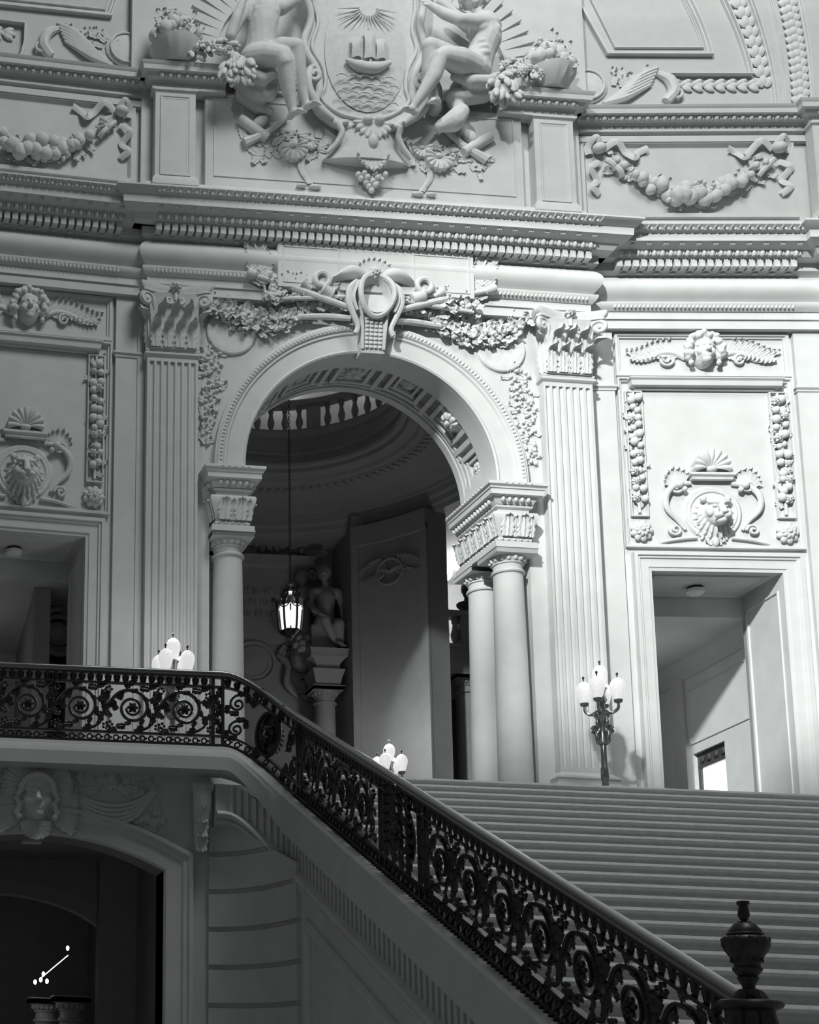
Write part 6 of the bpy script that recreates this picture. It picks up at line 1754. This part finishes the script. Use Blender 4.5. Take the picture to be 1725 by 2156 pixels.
# ================================================================== LAMPS
def torchere(loc, label, power):
    t = thing('globe_torchere', label, 'lamp', T(*loc), 'globe torcheres on the landing')
    mk('base', MB().lathe([(0.02, 0), (0.22, 0), (0.22, 0.08), (0.16, 0.14), (0.09, 0.3), (0.07, 0.5), (0.06, 0.55)], 20, caps=True), 'brass', t, None, 40)
    mk('pole', MB().lathe([(0.055, 0.5), (0.05, 1.2), (0.062, 1.22), (0.062, 1.40), (0.05, 1.42), (0.045, 1.9)], 16), 'brass', t, None, 40)
    m = MB()
    for k in range(4):
        a = k * pi / 2 + 0.3
        m.tube([(0.04, 0, 1.80), (0.11, 0, 1.84), (0.12, 0, 1.95), (0.06, 0, 2.04), (0.10, 0, 2.14), (0.08, 0, 2.24)], [0.02, 0.03, 0.03, 0.025, 0.03, 0.02], 7, RZ(a))
        m.tube([(p[0], p[1], p[2]) for p in spiral(1.4, 0.07, 0.02, 18, 0, 0.15, 2.02, 1)], 0.016, 6, RZ(a))
    m.lathe([(0.06, 1.78), (0.09, 1.80), (0.07, 1.9), (0.06, 2.1), (0.10, 2.22), (0.13, 2.26), (0.13, 2.29), (0.06, 2.31)], 16)
    mk('scroll_capital', m, 'brass', t, None, 60)
    m = MB()
    m.lathe([(0.06, 2.3), (0.05, 2.45), (0.09, 2.52), (0.06, 2.62), (0.08, 2.70), (0.10, 2.72)], 14)
    mk('stem', m, 'brass', t, None, 60)
    gme = MB().lathe([(0.055, 0.0), (0.075, 0.04), (0.10, 0.13), (0.115, 0.20), (0.11, 0.27), (0.08, 0.33), (0.03, 0.365), (0.005, 0.37)], 18, ripple=lambda a, z: 1 + 0.02 * sin(12 * a)).mesh('globe', 60)
    fme = MB().lathe([(0.004, 0.46), (0.02, 0.44), (0.018, 0.42), (0.008, 0.40), (0.012, 0.37)], 8).mesh('finial')
    cme = MB().lathe([(0.02, -0.06), (0.06, -0.04), (0.07, 0.0), (0.06, 0.01), (0.01, 0.01)], 14).mesh('cup')
    for k in range(5):
        a = 0.9 + k * 2 * pi / 4
        if k == 4: x = y = 0; z = 2.74
        else: x, y, z = 0.25 * cos(a), 0.25 * sin(a), 2.50
        gl_ = mk('globe', gme, 'globe', t, T(x, y, z)); mk('finial', fme, 'bronze', gl_); mk('cup', cme, 'brass', gl_)
        if k < 4:
            mk('arm', MB().tube([(0.06 * cos(a), 0.06 * sin(a), 2.36), (0.15 * cos(a), 0.15 * sin(a), 2.30), (0.24 * cos(a), 0.24 * sin(a), 2.36), (x, y, 2.46)], [0.022, 0.028, 0.026, 0.02], 7), 'brass', t)
    l = bpy.data.lights.new('globe_light', 'POINT'); l.energy = power; l.shadow_soft_size = 0.25
    o = bpy.data.objects.new('globe_light', l); COL.objects.link(o); o.parent = t; o.location = (0, 0.05, 3.25)
torchere((3.98, 4.5, 0), 'glowing globe lamp behind the balcony railing, left of the arch', 22)
torchere((11.02, 5.0, 0), 'tall brass globe lamp on the landing in front of the sunlit pilaster', 16)
torchere((9.66, 10.9, 0), 'glowing globe lamp inside the arch, lighting the curved wall', 60)

# hanging lantern
ln = thing('hanging_lantern', 'ornate glowing iron lantern hanging on a chain inside the arch', 'lantern', T(7.35, 9.8, 4.92))
for k in range(6):
    a = k * pi / 3 + 0.25
    mk('glass_pane', MB().add([(-0.085, -0.17, 0.16), (0.085, -0.17, 0.16), (0.11, -0.22, 0.66), (-0.11, -0.22, 0.66)], [(0, 1, 2, 3)]), 'lantern_glass', ln, RZ(a))
    m = MB().tube([(0, 0, 0.08), (0.205, 0, 0.14), (0.265, 0, 0.70), (0.30, 0, 0.80), (0.33, 0, 0.86), (0.36, 0, 0.82), (0.34, 0, 0.77)], [0.015, 0.022, 0.022, 0.02, 0.018, 0.015, 0.01], 6)
    m.tube([(0.265, 0, 0.70), (0.2, 0, 0.82), (0.10, 0, 0.92), (0.13, 0, 1.0), (0.05, 0, 1.06)], [0.02, 0.02, 0.018, 0.016, 0.014], 6)
    mk('rib', m, 'iron', ln, RZ(a + pi / 6))
    m = MB()
    for q in (-1, 0, 1): leaf(m, 0.05, 0.14, 0.2, T(q * 0.08, -0.235, 0.66) @ RY(q * 0.3), 3)
    m.tube([(-0.13, -0.22, 0.68), (0, -0.24, 0.60), (0.13, -0.22, 0.68)], 0.014, 5)
    mk('crest_leaf', m, 'brass', ln, RZ(a), 60)
mk('bottom_ring', MB().lathe([(0.02, 0.0), (0.05, 0.03), (0.10, 0.06), (0.20, 0.12), (0.21, 0.16), (0.19, 0.16), (0.02, 0.10)], 6), 'iron', ln)
mk('crown', MB().lathe([(0.13, 0.95), (0.11, 1.0), (0.06, 1.04), (0.05, 1.08), (0.07, 1.12), (0.02, 1.16)], 12), 'brass', ln)
mk('candle_bulbs', MB().ell((0, 0, 0.42), (0.06, 0.06, 0.14), None, 12, 10), 'globe_bulb', ln)
kme = MB().tube([(0.022 * cos(2 * pi * i / 10), 0, 0.045 * sin(2 * pi * i / 10)) for i in range(10)], 0.007, 5, closed=True).mesh('chain_link')
for i in range(92):
    mk('chain_link', kme, 'iron', ln, T(0, 0, 1.19 + 0.072 * i) @ RZ(pi / 2 * (i % 2)))
l = bpy.data.lights.new('lantern_light', 'POINT'); l.energy = 10; l.shadow_soft_size = 0.1
o = bpy.data.objects.new('lantern_light', l); COL.objects.link(o); o.parent = ln; o.location = (0, 0, 0.42)
